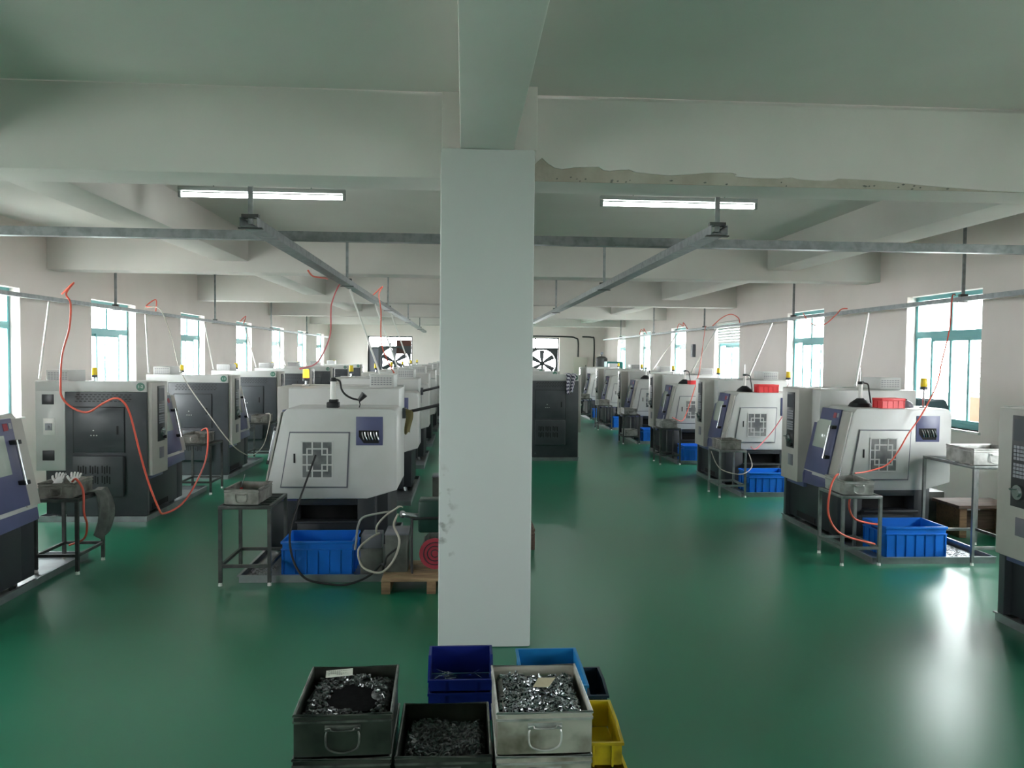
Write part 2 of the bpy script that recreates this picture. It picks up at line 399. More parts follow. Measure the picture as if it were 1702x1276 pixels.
for i, y in enumerate((13.6, 19.6, 25.6, 31.0)):
    for x0, sd in ((-2.67, 'left'), (1.295, 'right')):
        tube_lamp(x0, y, 'tube lamp over the %s aisle, behind the %s ceiling beam' % (sd, ORD[i+1]))
# ------------------------------------------------------------ hanging trays
def channel(g, p0, p1, w, h):
    p0 = Vector(p0); p1 = Vector(p1); d = (p1-p0).normalized(); s = Vector((d.y, -d.x, 0)); u = Vector((0, 0, 1)); t = .004
    for a0, a1, b0, b1 in ((-w/2, w/2, 0, t), (-w/2, -w/2+t, t, h), (w/2-t, w/2, t, h), (-w/2+t, -w/2+.018, h-t, h), (w/2-.018, w/2-t, h-t, h)):
        q = [s*a0+u*b0, s*a1+u*b0, s*a1+u*b1, s*a0+u*b1]; g.hull([p0+k for k in q], [p1+k for k in q])
def tray(name, label, p0, p1, w, h, hang, m='galvanised', rod='flat', top=ZS):
    p0 = Vector(p0); p1 = Vector(p1); t = thing(name, label, 'cable tray', p0); g = G(); channel(g, (0, 0, 0), p1-p0, w, h); g.done('channel', m, t)
    d = (p1-p0).normalized()
    for q in hang:
        k = (q-p0.y)/d.y if abs(d.y) > .5 else (q-p0.x)/d.x
        c = d*k; zt = top-p0.z
        g = G().box(c.x-.018, c.y-.006, .03, c.x+.018, c.y+.006, zt)
        hg = g.done('hanger', m, t)
        e = w/2+.025
        g = G().box(c.x-e, c.y-.02, -.010, c.x+e, c.y+.02, 0).box(c.x-e*.7, c.y-.022, h, c.x+e*.7, c.y+.022, h+.03)
        g.done('clamp', 'stand_steel', hg)
        G().box(c.x-.04, c.y-.03, zt-.012, c.x+.04, c.y+.03, zt).done('fixing_plate', m, hg)
    return t
tray('cable_tray', 'grey channel tray running lengthwise over the left aisle', (-1.62, 5.9, 2.80), (-1.66, 32.4, 2.80), .13, .07, [5.96, 10.8, 16.6, 22.6, 28.6])
tray('cable_tray', 'grey channel tray running lengthwise over the right aisle', (1.95, 5.84, 2.80), (2.0, 32.4, 2.80), .13, .07, [5.9, 10.8, 16.6, 22.6, 28.6])
tray('cable_tray', 'grey channel tray crossing the whole room behind the pillar', (XL, 7.10, 2.873), (XR, 7.10, 2.873), .09, .08, [])
tray('cable_tray', 'thin pale tray hung along the left wall windows', (-5.30, 4.0, 2.50), (-5.33, 30.5, 2.50), .075, .05, [7.2, 12.1, 16.8, 21.6, 26.4])
tray('cable_tray', 'thin pale tray hung along the right wall windows', (5.56, 3.5, 2.51), (5.56, 30.5, 2.51), .075, .05, [3.9, 8.3, 12.75, 17.6, 22.4, 27.2])
# ------------------------------------------------------------ the lathe
# own axes: front at x = 0 facing -x, tail end at y = 0, headstock end at y = 1.97
def make_lathe():
    T = thing('cnc_lathe', 'lathe', 'lathe')
    W = 'machine_white'
    # drip tray
    g = G().box(0, 0, .0, 1.16, 1.98, .015)
    for b in ((0, 0, .015, .012, 1.98, .06), (1.148, 0, .015, 1.16, 1.98, .06), (.012, 0, .015, 1.148, .012, .06), (.012, 1.968, .015, 1.148, 1.98, .06),
              (-.012, -.012, .052, .012, 1.99, .062), (0, -.012, .052, 1.16, .012, .062)): g.box(*b)
    g.done('drip_tray', 'tray_steel', T)
    # base with chip outlet
    g = G()
    g.box(.05, .95, .07, 1.10, 1.90, .56)
    for b in ((.05, .77, .07, .30, .95, .56), (.84, .77, .07, 1.00, .95, .56), (.30, .77, .48, .84, .95, .56), (.30, .77, .07, .84, .95, .33)): g.box(*b)
    B = g.done('base', 'base_dark', T, bev=.006)
    G().box(.30, .935, .33, .84, .949, .48).done('chip_outlet', 'cavity', B)
    G().prism([(.29, .325), (.85, .325), (.85, .345), (.29, .345)], 'y', .70, .80).done('outlet_lip', 'base_dark', B, bev=.003)
    for x in (.10, 1.02):
        for y in (.98, 1.8): G().cyl((x, y, .015), (x, y, .075), .03, seg=10).done('levelling_foot', 'bright_steel', B)
    G().box(.044, 1.25, .09, .052, 1.70, .15).done('drain_slot', 'cavity', B)
    # tail housing
    prof = [(.02, .54), (.03, .66), (.175, 1.31), (.215, 1.36), (1.14, 1.36), (1.18, 1.345), (1.20, 1.30), (1.20, .62), (.93, .54)]
    H = G().prism(prof, 'y', .75, 1.32).done('tail_housing', W, T, bev=.012)
    # lattice side door
    def sd(e): return [(.165-e, .655-e), (.745+e, .655-e), (.765+e, 1.14+e), (.245-e*.6, 1.14+e)]
    G().prism(sd(.012), 'y', .742, .749).done('door_seal', 'panel_grey', H)
    D = G().prism(sd(0), 'y', .733, .742).done('side_door', W, H, bev=.003)
    G().box(.275, .729, .87, .291, .734, .955).done('pull_slot', 'cavity', H)
    x0, x1, z0, z1 = .350, .622, .735, 1.065
    G().box(x0, .729, z0, x1, .732, z1).done('peep_window', 'peek_glass', H)
    g = G(); L = x1-x0; K = z1-z0; t = .0065
    def ln(a, b, c, d): g.box(x0+min(a, c)*L-t, .7255, z0+min(b, d)*K-t, x0+max(a, c)*L+t, .730, z0+max(b, d)*K+t)
    for v in (0, 1): ln(v, 0, v, 1); ln(0, v, 1, v)
    for v in (.17, .83): ln(v, .2, v, .8); ln(.17, .2 if v < .5 else .8, .83, .2 if v < .5 else .8)
    for a in (.34, .66):
        ln(a, 0, a, .36); ln(a, .64, a, 1)
    for b in (.36, .64): ln(0, b, .34, b); ln(.66, b, 1, b)
    g.done('lattice', W, H)
    # blue connector plate
    P = G().box(.83, .743, 1.03, 1.07, .750, 1.29).done('connector_plate', 'machine_blue', H, bev=.002)
    G().prism([(.90, 1.05), (1.035, 1.05), (1.035, 1.165), (.855, 1.165), (.855, 1.11)], 'y', .7405, .7445).done('port', 'cavity', P)
    g = G()
    for k in range(6):
        x = .885+k*.026; g.tube([(x, .741, 1.15), (x+.004, .728, 1.13-.01*(k % 2)), (x+.012, .728, 1.10), (x+.02, .736, 1.08)], .006, 6)
    g.done('hose_fitting', 'bright_steel', P)
    # front: sloping purple door, tail strip, skirt
    def sl(z): return .03+(z-.66)*(.165-.03)/(1.31-.66)
    def slab(za, zb, ya, yb, o0, o1): return [[(sl(z)+o, y, z) for z, y, o in ((za, ya, o1), (za, yb, o1), (zb, yb, o1), (zb, ya, o1))], [(sl(z)+o, y, z) for z, y, o in ((za, ya, o0), (za, yb, o0), (zb, yb, o0), (zb, ya, o0))]]
    G().hull(*slab(.64, 1.325, .745, .925, -.018, .0)).done('door_post', 'machine_beige', T, bev=.006)
    G().hull(*[[(x+.01, y, z) for x, y, z in q] for q in slab(.64, 1.32, .925, 1.50, -.01, .05)]).done('door_track', W, T)
    DR = G().hull(*slab(.66, 1.335, .915, 1.44, -.036, -.012)).done('front_door', 'machine_blue', T, bev=.006)
    G().hull(*slab(.92, 1.215, 1.06, 1.36, -.040, -.034)).done('door_window', 'door_glass', DR, bev=.003)
    for z in (.845, 1.155): G().hull(*slab(z-.016, z+.016, .93, 1.01, -.085, -.034)).done('handle_bracket', 'black', DR, bev=.003)
    G().tube([(sl(.83)-.078, .985, .83), (sl(1.17)-.078, .985, 1.17)], .012, 10).done('door_handle', 'bright_steel', DR)
    G().hull(*slab(1.255, 1.30, .935, .97, -.0385, -.0355)).done('sticker', 'key_grey', DR)
    G().hull(*slab(1.245, 1.30, .985, 1.045, -.0385, -.0355)).done('sticker', 'motor_red', DR)
    g = G().prism([(.012, .45), (.012, .60), (.032, .655), (.3, .655), (.3, .45)], 'y', 1.48, 1.93)
    g.hull([(.012, .76, .52), (.012, 1.48, .50), (.3, 1.48, .50), (.3, .76, .52)], [(.032, .76, .655), (.032, 1.48, .655), (.3, 1.48, .655), (.3, .76, .655)])
    g.done('skirt', 'machine_blue', T, bev=.005)
    # headstock cabinet
    CB = G().box(.10, 1.32, .56, 1.17, 1.95, 1.52).done('headstock_cabinet', W, T, bev=.012)
    G().box(.0, 1.90, 1.42, 1.17, 1.965, 1.535).box(.86, 1.90, .56, 1.17, 1.965, 1.43).done('end_frame', W, CB, bev=.006)
    EP = G().box(.0, 1.90, .06, .86, 1.96, 1.42).done('end_panel', 'machine_grey', T, bev=.006)
    g = G()
    for r in range(4):
        for k in range(13):
            x = .16+k*.046+(.018 if r % 2 else 0); g.box(x, 1.958, 1.385-r*.024, x+.026, 1.9625, 1.393-r*.024)
    g.done('vent_slots', 'cavity', EP)
    AD = G().box(.235, 1.955, .76, .77, 1.972, 1.25).done('access_door', 'machine_grey', EP, bev=.004)
    G().box(.295, 1.970, .955, .315, 1.9745, 1.05).done('pull_slot', 'cavity', AD)
    g = G()
    for x, z in ((.56, 1.0), (.585, .945), (.525, .945), (.555, .945)): g.cyl((x, 1.97, z), (x, 1.976, z), .007, seg=8)
    g.done('logo_studs', 'white_ink', AD)
    G().box(.228, 1.957, 1.25, .778, 1.963, 1.258).box(.228, 1.957, .752, .236, 1.963, 1.258).box(.77, 1.957, .752, .778, 1.963, 1.258).done('door_gap', 'cavity', EP)
    LC = G().box(.235, 1.955, .28, .77, 2.01, .725).done('vent_cover', 'machine_grey', EP, bev=.012)
    g = G()
    for grp in range(3):
        for k in range(4):
            for r in range(2):
                x = .37+grp*.125+k*.026; g.box(x, 2.008, .42+r*.11+(k % 2)*.012, x+.012, 2.0125, .50+r*.11+(k % 2)*.012)
    g.done('vent_slots', 'cavity', LC)
    for z in (1.335, .725): G().box(.975, 1.96, z-.055, 1.10, 1.97, z+.055).done('fan_filter', 'panel_black', CB, bev=.004)
    SW = G().box(.965, 1.96, .95, 1.09, 1.967, 1.13).done('switch_plate', 'pvc_white', CB, bev=.002)
    G().box(.995, 1.966, 1.0, 1.065, 1.978, 1.075).cyl((1.03, 1.975, 1.037), (1.03, 1.995, 1.037), .016, seg=10).done('main_switch', 'key_grey', SW, bev=.002)
    G().cyl((.06, 1.963, 1.478), (.06, 1.969, 1.478), .045, seg=24).done('badge', 'badge_green', CB)
    # control panel
    cp = [(-.05, .50), (-.05, 1.525), (.20, 1.535), (.20, 1.20), (.06, .50)]
    CP = G().prism(cp, 'y', 1.50, 1.935).done('control_panel', 'machine_beige', T, bev=.008)
    KP = G().box(-.058, 1.60, .86, -.048, 1.79, 1.48).done('keypad', 'panel_black', CP, bev=.002)
    G().box(-.061, 1.62, 1.31, -.057, 1.77, 1.455).done('screen', 'screen', KP)
    for z0 in (1.18, 1.06):
        g = G()
        for r in range(4):
            for k in range(5): g.box(-.062, 1.622+k*.030, z0+r*.026, -.057, 1.646+k*.030, z0+.019+r*.026)
        g.done('key_block', 'key_grey', KP)
    g = G().cyl((-.058, 1.70, .965), (-.082, 1.70, .965), .05, seg=20).cyl((-.08, 1.70, .965), (-.092, 1.70, .965), .032, seg=16).cyl((-.08, 1.725, .985), (-.115, 1.725, .985), .007, seg=8)
    g.done('handwheel', 'bright_steel', KP)
    G().cyl((-.058, 1.63, .90), (-.085, 1.63, .90), .02, seg=12).done('stop_button', 'black', KP)
    G().box(-.056, 1.62, .665, -.048, 1.74, .79).done('socket_cover', 'panel_grey', CP, bev=.003)
    # vented box and beacon on the roof
    VB = G().box(.86, 1.50, 1.52, 1.10, 1.88, 1.65).done('vent_box', W, T, bev=.006)
    for ya, yb in ((1.876, 1.8835), (1.4965, 1.504)):
        g = G()
        for r in range(4):
            for k in range(7): g.box(.876+k*.03, ya, 1.55+r*.022, .896+k*.03, yb, 1.557+r*.022)
        g.done('vent_slots', 'panel_grey', VB)
    return T
def make_beacon(T, lit, bx=1.02, by=.95, bz=1.36):
    ph = .18 if bz < 1.5 else .05
    P = G().cyl((bx, by, bz+.001), (bx, by, bz+.015), .04, seg=14).cyl((bx, by, bz+.01), (bx, by, bz+ph+.01), .012, seg=10).done('beacon_pole', 'bright_steel', T)
    G().cyl((bx, by, bz+ph+.005), (bx, by, bz+ph+.035), .036, seg=16).done('beacon_base', 'machine_grey', P)
    G().cyl((bx, by, bz+ph+.035), (bx, by, bz+ph+.125), .034, .030, seg=16).done('beacon_lens', 'beacon_amber' if lit else 'beacon_yellow', P, bev=.006)
lathe0 = make_lathe()
used = [0]
ORD = ['nearest', 'second', 'third', 'fourth', 'fifth', 'sixth', 'seventh', 'eighth', 'ninth']
def place_lathe(x, y, rz, label, group, badge=None, lit=False):
    if used[0]: T = copy_tree(lathe0)
    else: T = lathe0; used[0] = 1
    T.location = (x, y, 0); T.rotation_euler = (0, 0, rz); T['label'] = label; T['group'] = group
    return T, badge, lit
PLACED = []
XA, XBF, XCF, XD = -3.46, -1.805, 2.03, 3.70
AY = [5.10, 8.60, 11.5, 14.4, 17.3, 20.1, 23.0, 25.8]
for i, y in enumerate(AY):
    lb = ['white and purple lathe cut off at the left edge of the photo', 'dark-ended lathe with badge 1-2 and an orange hose looped over it', 'dark-ended lathe right behind the hose-draped one on the left wall side',
          'dark-ended lathe third along the left wall, half behind the lattice lathe'][i] if i < 4 else 'far dark-ended lathe, %s along the left wall' % ORD[i]
    PLACED.append(place_lathe(XA+(.10 if i == 0 else 0), y+1.97, PI, lb, 'lathes along the left wall', '1-%d' % (i+1)))
BYS = [6.27, 9.45, 12.55, 15.6, 18.7, 21.8, 24.9]
for i, y in enumerate(BYS):
    lb = 'white lattice-door lathe with a blue crate, left of the pillar' if i == 0 else 'white lathe %s in the row left of the pillar, behind the lattice lathe' % ORD[i]
    PLACED.append(place_lathe(XBF, y, 0, lb, 'lathes in the row left of the pillar', None, i == 0))
CYS = [13.55, 16.65, 19.75, 22.85, 25.95]
for i, y in enumerate(CYS):
    lb = 'dark lathe end with a striped cloth, just right of the pillar' if i == 0 else 'lathe %s in the row right of the pillar, behind the striped-cloth lathe' % ORD[i]
    PLACED.append(place_lathe(XCF, y+1.97, PI, lb, 'lathes in the row right of the pillar', '2-%d' % (i+4)))
DY = [3.23, 6.68, 10.0, 13.1, 16.2, 19.3, 22.4]
for i, y in enumerate(DY):
    lb = ['beige control panel end of a lathe cut off at the right edge', 'white lattice-door lathe with blue crate, below the largest right window', 'white lattice-door lathe second along the right wall, behind the largest one'][i] if i < 3 else 'white lathe %s along the right wall, towards the far fan' % ORD[i]
    PLACED.append(place_lathe(XD+(.10 if i == 0 else 0), y, 0, lb, 'lathes along the right wall'))
done_lit = {}
for T, badge, lit in PLACED:
    if T['group'].startswith('lathes in the row left'): make_beacon(T, lit, .17, 1.80, 1.52)
    else: make_beacon(T, lit)
    if badge:
        cb = [c for c in T.children if c.name.startswith('headstock_cabinet')][0]
        bd = [c for c in cb.children if c.name.startswith('badge')][0]
        text(badge, .042, 'white_ink', bd, (.06, 1.9695, 1.478), (PI/2, 0, PI))
# ------------------------------------------------------------ steel stands
def stand(x0, x1, y0, y1, h, label, z0=(0, 0, 0, 0), m='stand_steel', slats=5):
    t = thing('steel_stand', label, 'stand', (x0, y0, 0), group='steel work stands'); w, d = x1-x0, y1-y0; a = .026
    g = G()
    for b in ((0, 0, w, a), (0, d-a, w, d), (0, a, a, d-a), (w-a, a, w, d-a)): g.box(b[0], b[1], h-a, b[2], b[3], h)
    tf = g.done('top_frame', m, t, bev=.002)
    g = G()
    for k in range(slats):
        yy = a+(d-2*a)*(k+.5)/slats; g.box(a, yy-.012, h-.016, w-a, yy+.012, h-.006)
    g.done('slats', m, tf)
    for i, (x, y) in enumerate(((0, 0), (w-a, 0), (w-a, d-a), (0, d-a))):
        lg = G().box(x, y, z0[i]+.025, x+a, y+a, h-a).done('leg', m, t)
        G().cyl((x+a/2, y+a/2, z0[i]), (x+a/2, y+a/2, z0[i]+.03), .017, .013, seg=10).done('foot', 'pvc_white', lg)
    for b in ((a, .003, w-a, a-.003), (a, d-a+.003, w-a, d-.003), (.003, a, a-.003, d-a), (w-a+.003, a, w-.003, d-a)):
        G().box(b[0], b[1], .145, b[2], b[3], .17).done('stretcher', m, t)
    return t
def crate_mesh(w, d, h, m, hm='steel', worn=None):
    """open sheet-steel tote, origin at the centre of its underside"""
    t = thing('steel_crate', 'crate', 'crate'); e = .004; X, Y = w/2, d/2
    g = G().box(-X+.008, -Y+.008, 0, X-.008, Y-.008, .006)
    g.box(-X, -Y, .006, X, -Y+e, h-.006).box(-X, Y-e, .006, X, Y, h-.006).box(-X, -Y+e, .006, -X+e, Y-e, h-.006).box(X-e, -Y+e, .006, X, Y-e, h-.006)
    g.done('shell', m, t)
    r = .007; g = G()
    g.ring([(-X, -Y, h-.006), (X, -Y, h-.006), (X, Y, h-.006), (-X, Y, h-.006)], r, True, 8)
    for y in (-Y-.002, Y+.002): g.box(-X, y-.003, h-.034, X, y+.003, h-.026)
    for x in (-X-.002, X+.002): g.box(x-.003, -Y, h-.034, x+.003, Y, h-.026)
    g.done('rim', hm, t)
    g = G().ring([(-X+.004, -Y+.004, .010), (X-.004, -Y+.004, .010), (X-.004, Y-.004, .010), (-X+.004, Y-.004, .010)], .006, True, 8)
    g.done('base_rib', m, t)
    for s in (-1, 1):
        y = s*Y; q = s*.004; k = w/.36
        hd = G().box(-.066*k, min(y, y+q), h*.60, .066*k, max(y, y+q), h*.74).done('handle_plate', hm, t, bev=.001)
        G().tube(smooth([(-.062*k, y+q*1.5, h*.66), (-.045*k, y+q*2.5, h*.69), (-.035*k, y+q*2.5, h*.63), (.035*k, y+q*2.5, h*.63), (.045*k, y+q*2.5, h*.69), (.062*k, y+q*1.5, h*.66)], 3), .0032, 6).done('hinge_wire', hm, hd)
        G().tube(smooth([(-.058*k, y+q*1.6, h*.60), (-.062*k, y+q*2.4, h*.50), (-.058*k, y+q*2.4, h*.26), (-.035*k, y+q*2.4, h*.16), (0, y+q*2.4, h*.12), (.035*k, y+q*2.4, h*.16), (.058*k, y+q*2.4, h*.26), (.062*k, y+q*2.4, h*.50), (.058*k, y+q*1.6, h*.60)], 4), .0038, 8).done('handle', hm, hd)
    return t
PROTO = {}
def crate(kind, x, y, z, label, rz=0., group=None):
    spec = {'oily': (.36, .445, .167, 'oily_steel', 'oily_rim'), 'worn': (.36, .445, .167, 'worn_steel', 'steel'), 'small': (.27, .38, .13, 'dull_steel', 'dull_steel'), 'bright': (.27, .38, .13, 'steel', 'steel'), 'wide': (.44, .40, .15, 'steel', 'steel')}[kind]
    if kind in PROTO: t = copy_tree(PROTO[kind])
    else: t = PROTO[kind] = crate_mesh(*spec)
    t.location = (x, y, z); t.rotation_euler = (0, 0, rz); t['label'] = label; t['group'] = group or 'steel crates'
    return t
TS = .016
stand(-3.55, -3.19, 6.54, 7.02, .63, 'black stand with gloves in its crate and a grey rag, left edge', (TS, 0, 0, TS))
crate('small', -3.39, 6.76, .632, 'dirty steel crate holding white gloves on the left black stand', .05)
stand(-3.72, -3.30, 10.25, 10.75, .66, 'black stand between the two front dark-ended lathes on the left', (TS, 0, 0, 0))
crate('small', -3.53, 10.48, .662, 'steel crate on the black stand where the orange hose ends', 0)
stand(-3.72, -3.30, 13.35, 13.85, .66, 'black stand beyond the second dark-ended lathe on the left', (TS, 0, 0, 0))
crate('small', -3.51, 13.6, .662, 'steel crate on the stand beyond the second dark-ended lathe', 0)
stand(-1.94, -1.53, 6.18, 6.76, .64, 'black slatted stand left of the blue crate and lattice lathe', (0, 0, TS, 0), slats=7)
crate('small', -1.765, 6.42, .642, 'dented steel crate with a red-tipped air gun on the slatted stand', -.04)
DL = ['nearest stand in the right row, silvery, in front of the lattice lathe', 'stand before the second lattice lathe of the right row', 'stand before the third lathe of the right row', 'stand before the fourth lathe with a crate on its lower rails',
      'stand before the fifth lathe of the right row', 'farthest stand of the right row']
DC = ['steel crate with a round handle on the nearest right-row stand', 'steel crate on the stand before the second right-row lathe', 'steel crate with a red gun on the third right-row stand', 'steel crate on top of the fourth right-row stand',
      'steel crate on the fifth right-row stand', 'steel crate on the farthest right-row stand']
for i, y in enumerate(DY[1:]):
    stand(3.38, 3.75, y-.05, y+.42, .63, DL[i], (0, 0, TS, 0), 'light_stand' if i < 2 else 'stand_steel')
    crate('bright' if i in (0, 2, 3) else 'small', 3.545, y+.165, .632, DC[i], .02*(i % 3-1))
crate('bright', 3.57, DY[4]+.16, .172, 'pale steel crate resting on the lower rails of the fourth stand')
stand(4.575, 5.15, 6.60, 7.38, .90, 'tall grey stand at the right, beside the connector plate', (0, 0, 0, TS), 'light_stand')
crate('wide', 4.83, 6.86, .902, 'wide bright steel crate on the tall grey stand')
# ------------------------------------------------------------ plastic crates
def ribbed_crate(name, w, d, h, m, ribs=6, wall=.006, lip=.012):
    t = thing(name, 'crate', 'crate'); X, Y = w/2, d/2
    g = G().box(-X, -Y, 0, X, Y, .008)
    g.box(-X, -Y, .008, X, -Y+wall, h).box(-X, Y-wall, .008, X, Y, h).box(-X, -Y+wall, .008, -X+wall, Y-wall, h).box(X-wall, -Y+wall, .008, X, Y-wall, h)
    B = g.done('body', m, t)
    g = G(); q = lip
    for z0, z1 in ((h-.022, h), (h*.74, h*.74+.010)):
        g.box(-X-q, -Y-q, z0, X+q, -Y, z1).box(-X-q, Y, z0, X+q, Y+q, z1).box(-X-q, -Y, z0, -X, Y, z1).box(X, -Y, z0, X+q, Y, z1)
    g.done('rim', m, t, bev=.003)
    g = G()
    for k in range(ribs+1):
        x = -X+.006+(w-.012)*k/ribs
        for y0, y1 in ((-Y-q*.8, -Y), (Y, Y+q*.8)): g.box(x-.004, y0, .0, x+.004, y1, h*.74)
    n = max(2, int(ribs*d/w+.5))
    for k in range(n+1):
        y = -Y+.006+(d-.012)*k/n
        for x0, x1 in ((-X-q*.8, -X), (X, X+q*.8)): g.box(x0, y-.004, .0, x1, y+.004, h*.74)
    g.done('ribbing', m, B)
    for s in (-1, 1): G().box(s*X-.004 if s < 0 else s*X+.001, -.06, h*.80, s*X-.001 if s < 0 else s*X+.004, .06, h*.86).done('handle_slot', 'bin_navy', t)
    return t
blue0 = ribbed_crate('plastic_crate', .54, .40, .275, 'crate_blue')
BL = [(XBF+.60, BYS[0]+.34, 'blue plastic crate under the lattice lathe left of the pillar'), (XD+.50, DY[1]+.36, 'blue plastic crate at the nearest lattice lathe on the right'), (XD+.46, DY[2]+.36, 'blue plastic crate at the second lattice lathe on the right'),
      (XD+.46, DY[3]+.36, 'blue plastic crate at the third right-row lathe'), (XD+.46, DY[4]+.36, 'blue plastic crate at the fourth right-row lathe'), (XD+.42, DY[5]+.36, 'blue plastic crate at the fifth right-row lathe'), (XD+.42, DY[6]+.36, 'farthest blue plastic crate in the right row')]
for i, (x, y, lb) in enumerate(BL):
    o = blue0 if i == 0 else copy_tree(blue0); o.location = (x, y, .017); o['label'] = lb; o['group'] = 'blue plastic crates under the lathes'
    if i == 0: o.scale = (1.06, 1, 1.04)
# chips spilled in the trays
def chips(label, x0, x1, y0, y1, n, seed):
    r = random.Random(seed); g = G()
    for k in range(n):
        x, y = r.uniform(x0, x1), r.uniform(y0, y1); a = r.uniform(0, PI); s = r.uniform(.006, .016); z = .0165+r.uniform(0, .008)
        c, d = math.cos(a)*s, math.sin(a)*s; g.hull([(x-c, y-d, z), (x+d*.3, y-c*.3, z), (x+c, y+d, z+.004)], [(x-c, y-d, z+.003), (x+d*.3, y-c*.3, z+.004), (x+c, y+d, z+.008)])
    o = g.done('metal_chips', 'chips'); tag(o, label, 'metal chips'); o['kind'] = 'stuff'
chips('silver metal chips in the tray right of the near right blue crate', XD+.82, XD+1.1, DY[1]+.03, DY[1]+.6, 260, 3)
chips('metal chips in the tray left of the blue crate, lattice lathe left of pillar', XBF+.03, XBF+.22, BYS[0]+.03, BYS[0]+.45, 160, 4)
# ------------------------------------------------------------ foreground
ZL = .169
FG = {'L': (-.452, 3.09, 3, 'oily'), 'M': (-.068, 3.09, 2, 'oily'), 'R': (.312, 3.075, 3, 'worn')}
NM = {'L': 'left', 'M': 'middle', 'R': 'right'}
for k, (x, y, n, kd) in FG.items():
    for i in range(n):
        lv = 'top' if i == n-1 else ('bottom' if i == 0 else 'second')
        lb = {'L': 'dark oily steel crate, %s of the left foreground stack', 'M': 'dark steel crate, %s of the lower middle foreground stack', 'R': 'shiny worn steel crate, %s of the right foreground stack'}[k] % lv
        crate(kd, x, y, .002+i*ZL, lb, {'L': .028, 'M': .0, 'R': .012}[k]*(1 if i == n-1 else .4), 'steel crates stacked in the foreground')
def turned(m):
    g = G().ring([(0, 0, -.013), (0, 0, -.004), (0, 0, -.004), (0, 0, .006), (0, 0, .006), (0, 0, .013)], [.0048, .0048, .0068, .0068, .0042, .0042], False, 10)
    return g.done('turned_part', m, bev=0)
def heap(x, y, zt, w, d, m, label, plabel, grp, n, nt, s, seed, hole=False):
    r = random.Random(seed); g = G()
    def surf(u, v):
        b = .012*math.sin(u*7+seed)*math.cos(v*6); e = max(abs(u-.5), abs(v-.5))
        return zt-.012+b-(.02 if e > .46 else 0)
    g.grid(lambda u, v: (x+(u-.5)*w, y+(v-.5)*d, surf(u, v)-.004), 16, 16)
    for k in range(n):
        u, v = r.random(), r.random()
        if hole and ((u-.56)/.31)**2+((v-.40)/.29)**2 < 1: continue
        c = Vector((x+(u-.5)*(w-.01), y+(v-.5)*(d-.01), surf(u, v)+r.uniform(-.006, .004))); a = Vector((r.uniform(-1, 1), r.uniform(-1, 1), r.uniform(-.5, .5))).normalized()*s*r.uniform(.008, .014)
        g.ring([c-a, c+a], r.uniform(.004, .0062)*s, False, 7)
    o = g.done('loose_parts', m); tag(o, label, 'metal parts'); o['kind'] = 'stuff'
    if hole:
        q = [(.56+.33*math.cos(k*2*PI/28)*(1+.10*math.sin(3*k)), .40+.32*math.sin(k*2*PI/28)*(1+.12*math.cos(2.3*k))) for k in range(28)]
        G().prism([(x+(u-.5)*w, y+(v-.5)*d) for u, v in q], 'z', zt-.014, zt-.009).done('oil_pool', 'oil_black', o)
    p0 = turned(m); cnt = 0
    while cnt < nt:
        u, v = r.uniform(.03, .97), r.uniform(.03, .97)
        if hole and ((u-.56)/.33)**2+((v-.42)/.31)**2 < 1: continue
        o = p0 if cnt == 0 else p0.copy()
        if cnt: COL.objects.link(o)
        tag(o, plabel, 'metal part', grp); o.scale = (s, s, s)
        o.location = (x+(u-.5)*(w-.03), y+(v-.5)*(d-.03), surf(u, v)+.004); o.rotation_euler = (PI/2+r.uniform(-.6, .6), r.uniform(0, 6), r.uniform(0, 6.28)); cnt += 1
heap(-.452, 3.09, .488, .325, .410, 'part_dark', 'dark oily turned parts filling the left foreground crate', 'small oily steel part near the edge of the left foreground crate', 'turned parts in the left foreground crate', 520, 95, .9, 11, True)
heap(-.068, 3.09, .288, .325, .410, 'part_dark', 'small dark turned parts filling the middle foreground crate', 'small dark steel part on the heap in the middle foreground crate', 'turned parts in the middle foreground crate', 900, 95, .72, 12)
heap(.312, 3.075, .490, .325, .410, 'part_steel', 'shiny turned parts filling the right foreground crate', 'shiny small steel part on the heap in the right foreground crate', 'turned parts in the right foreground crate', 640, 95, .80, 13)
def sheet(name, m, pts, label, cat, th=.0012):
    g = G(); g.hull(pts, [(p[0], p[1], p[2]+th) for p in pts]); return tag(g.done(name, m), label, cat)
L = thing('paper_label', 'creased white printed label in the left foreground crate', 'label', (-.515, 3.225, .506), .12)
G().hull([(-.055, -.026, 0), (.055, -.026, .004), (.055, .026, .012), (-.055, .026, .008)], [(-.055, -.026, .001), (.055, -.026, .005), (.055, .026, .013), (-.055, .026, .009)]).done('sheet', 'paper', L)
g = G()
for r in range(4):
    for k in range(10):
        x = -.045+k*.0085; y = -.016+r*.010
        if random.random() < .75: g.box(x, y, .0062+y*.15+.0016, x+.006, y+.0035, .0066+y*.15+.0018)
g.done('print', 'grey_ink', L)
L = thing('paper_card', 'folded tan card lying on shiny parts in the right foreground crate', 'card', (.335, 3.10, .508), .35)
G().hull([(-.058, -.020, .002), (.0, -.042, .0), (.062, .016, .006), (-.01, .030, .012)], [(-.058, -.020, .0035), (.0, -.042, .0015), (.062, .016, .0075), (-.01, .030, .0135)]).done('sheet', 'card_tan', L)
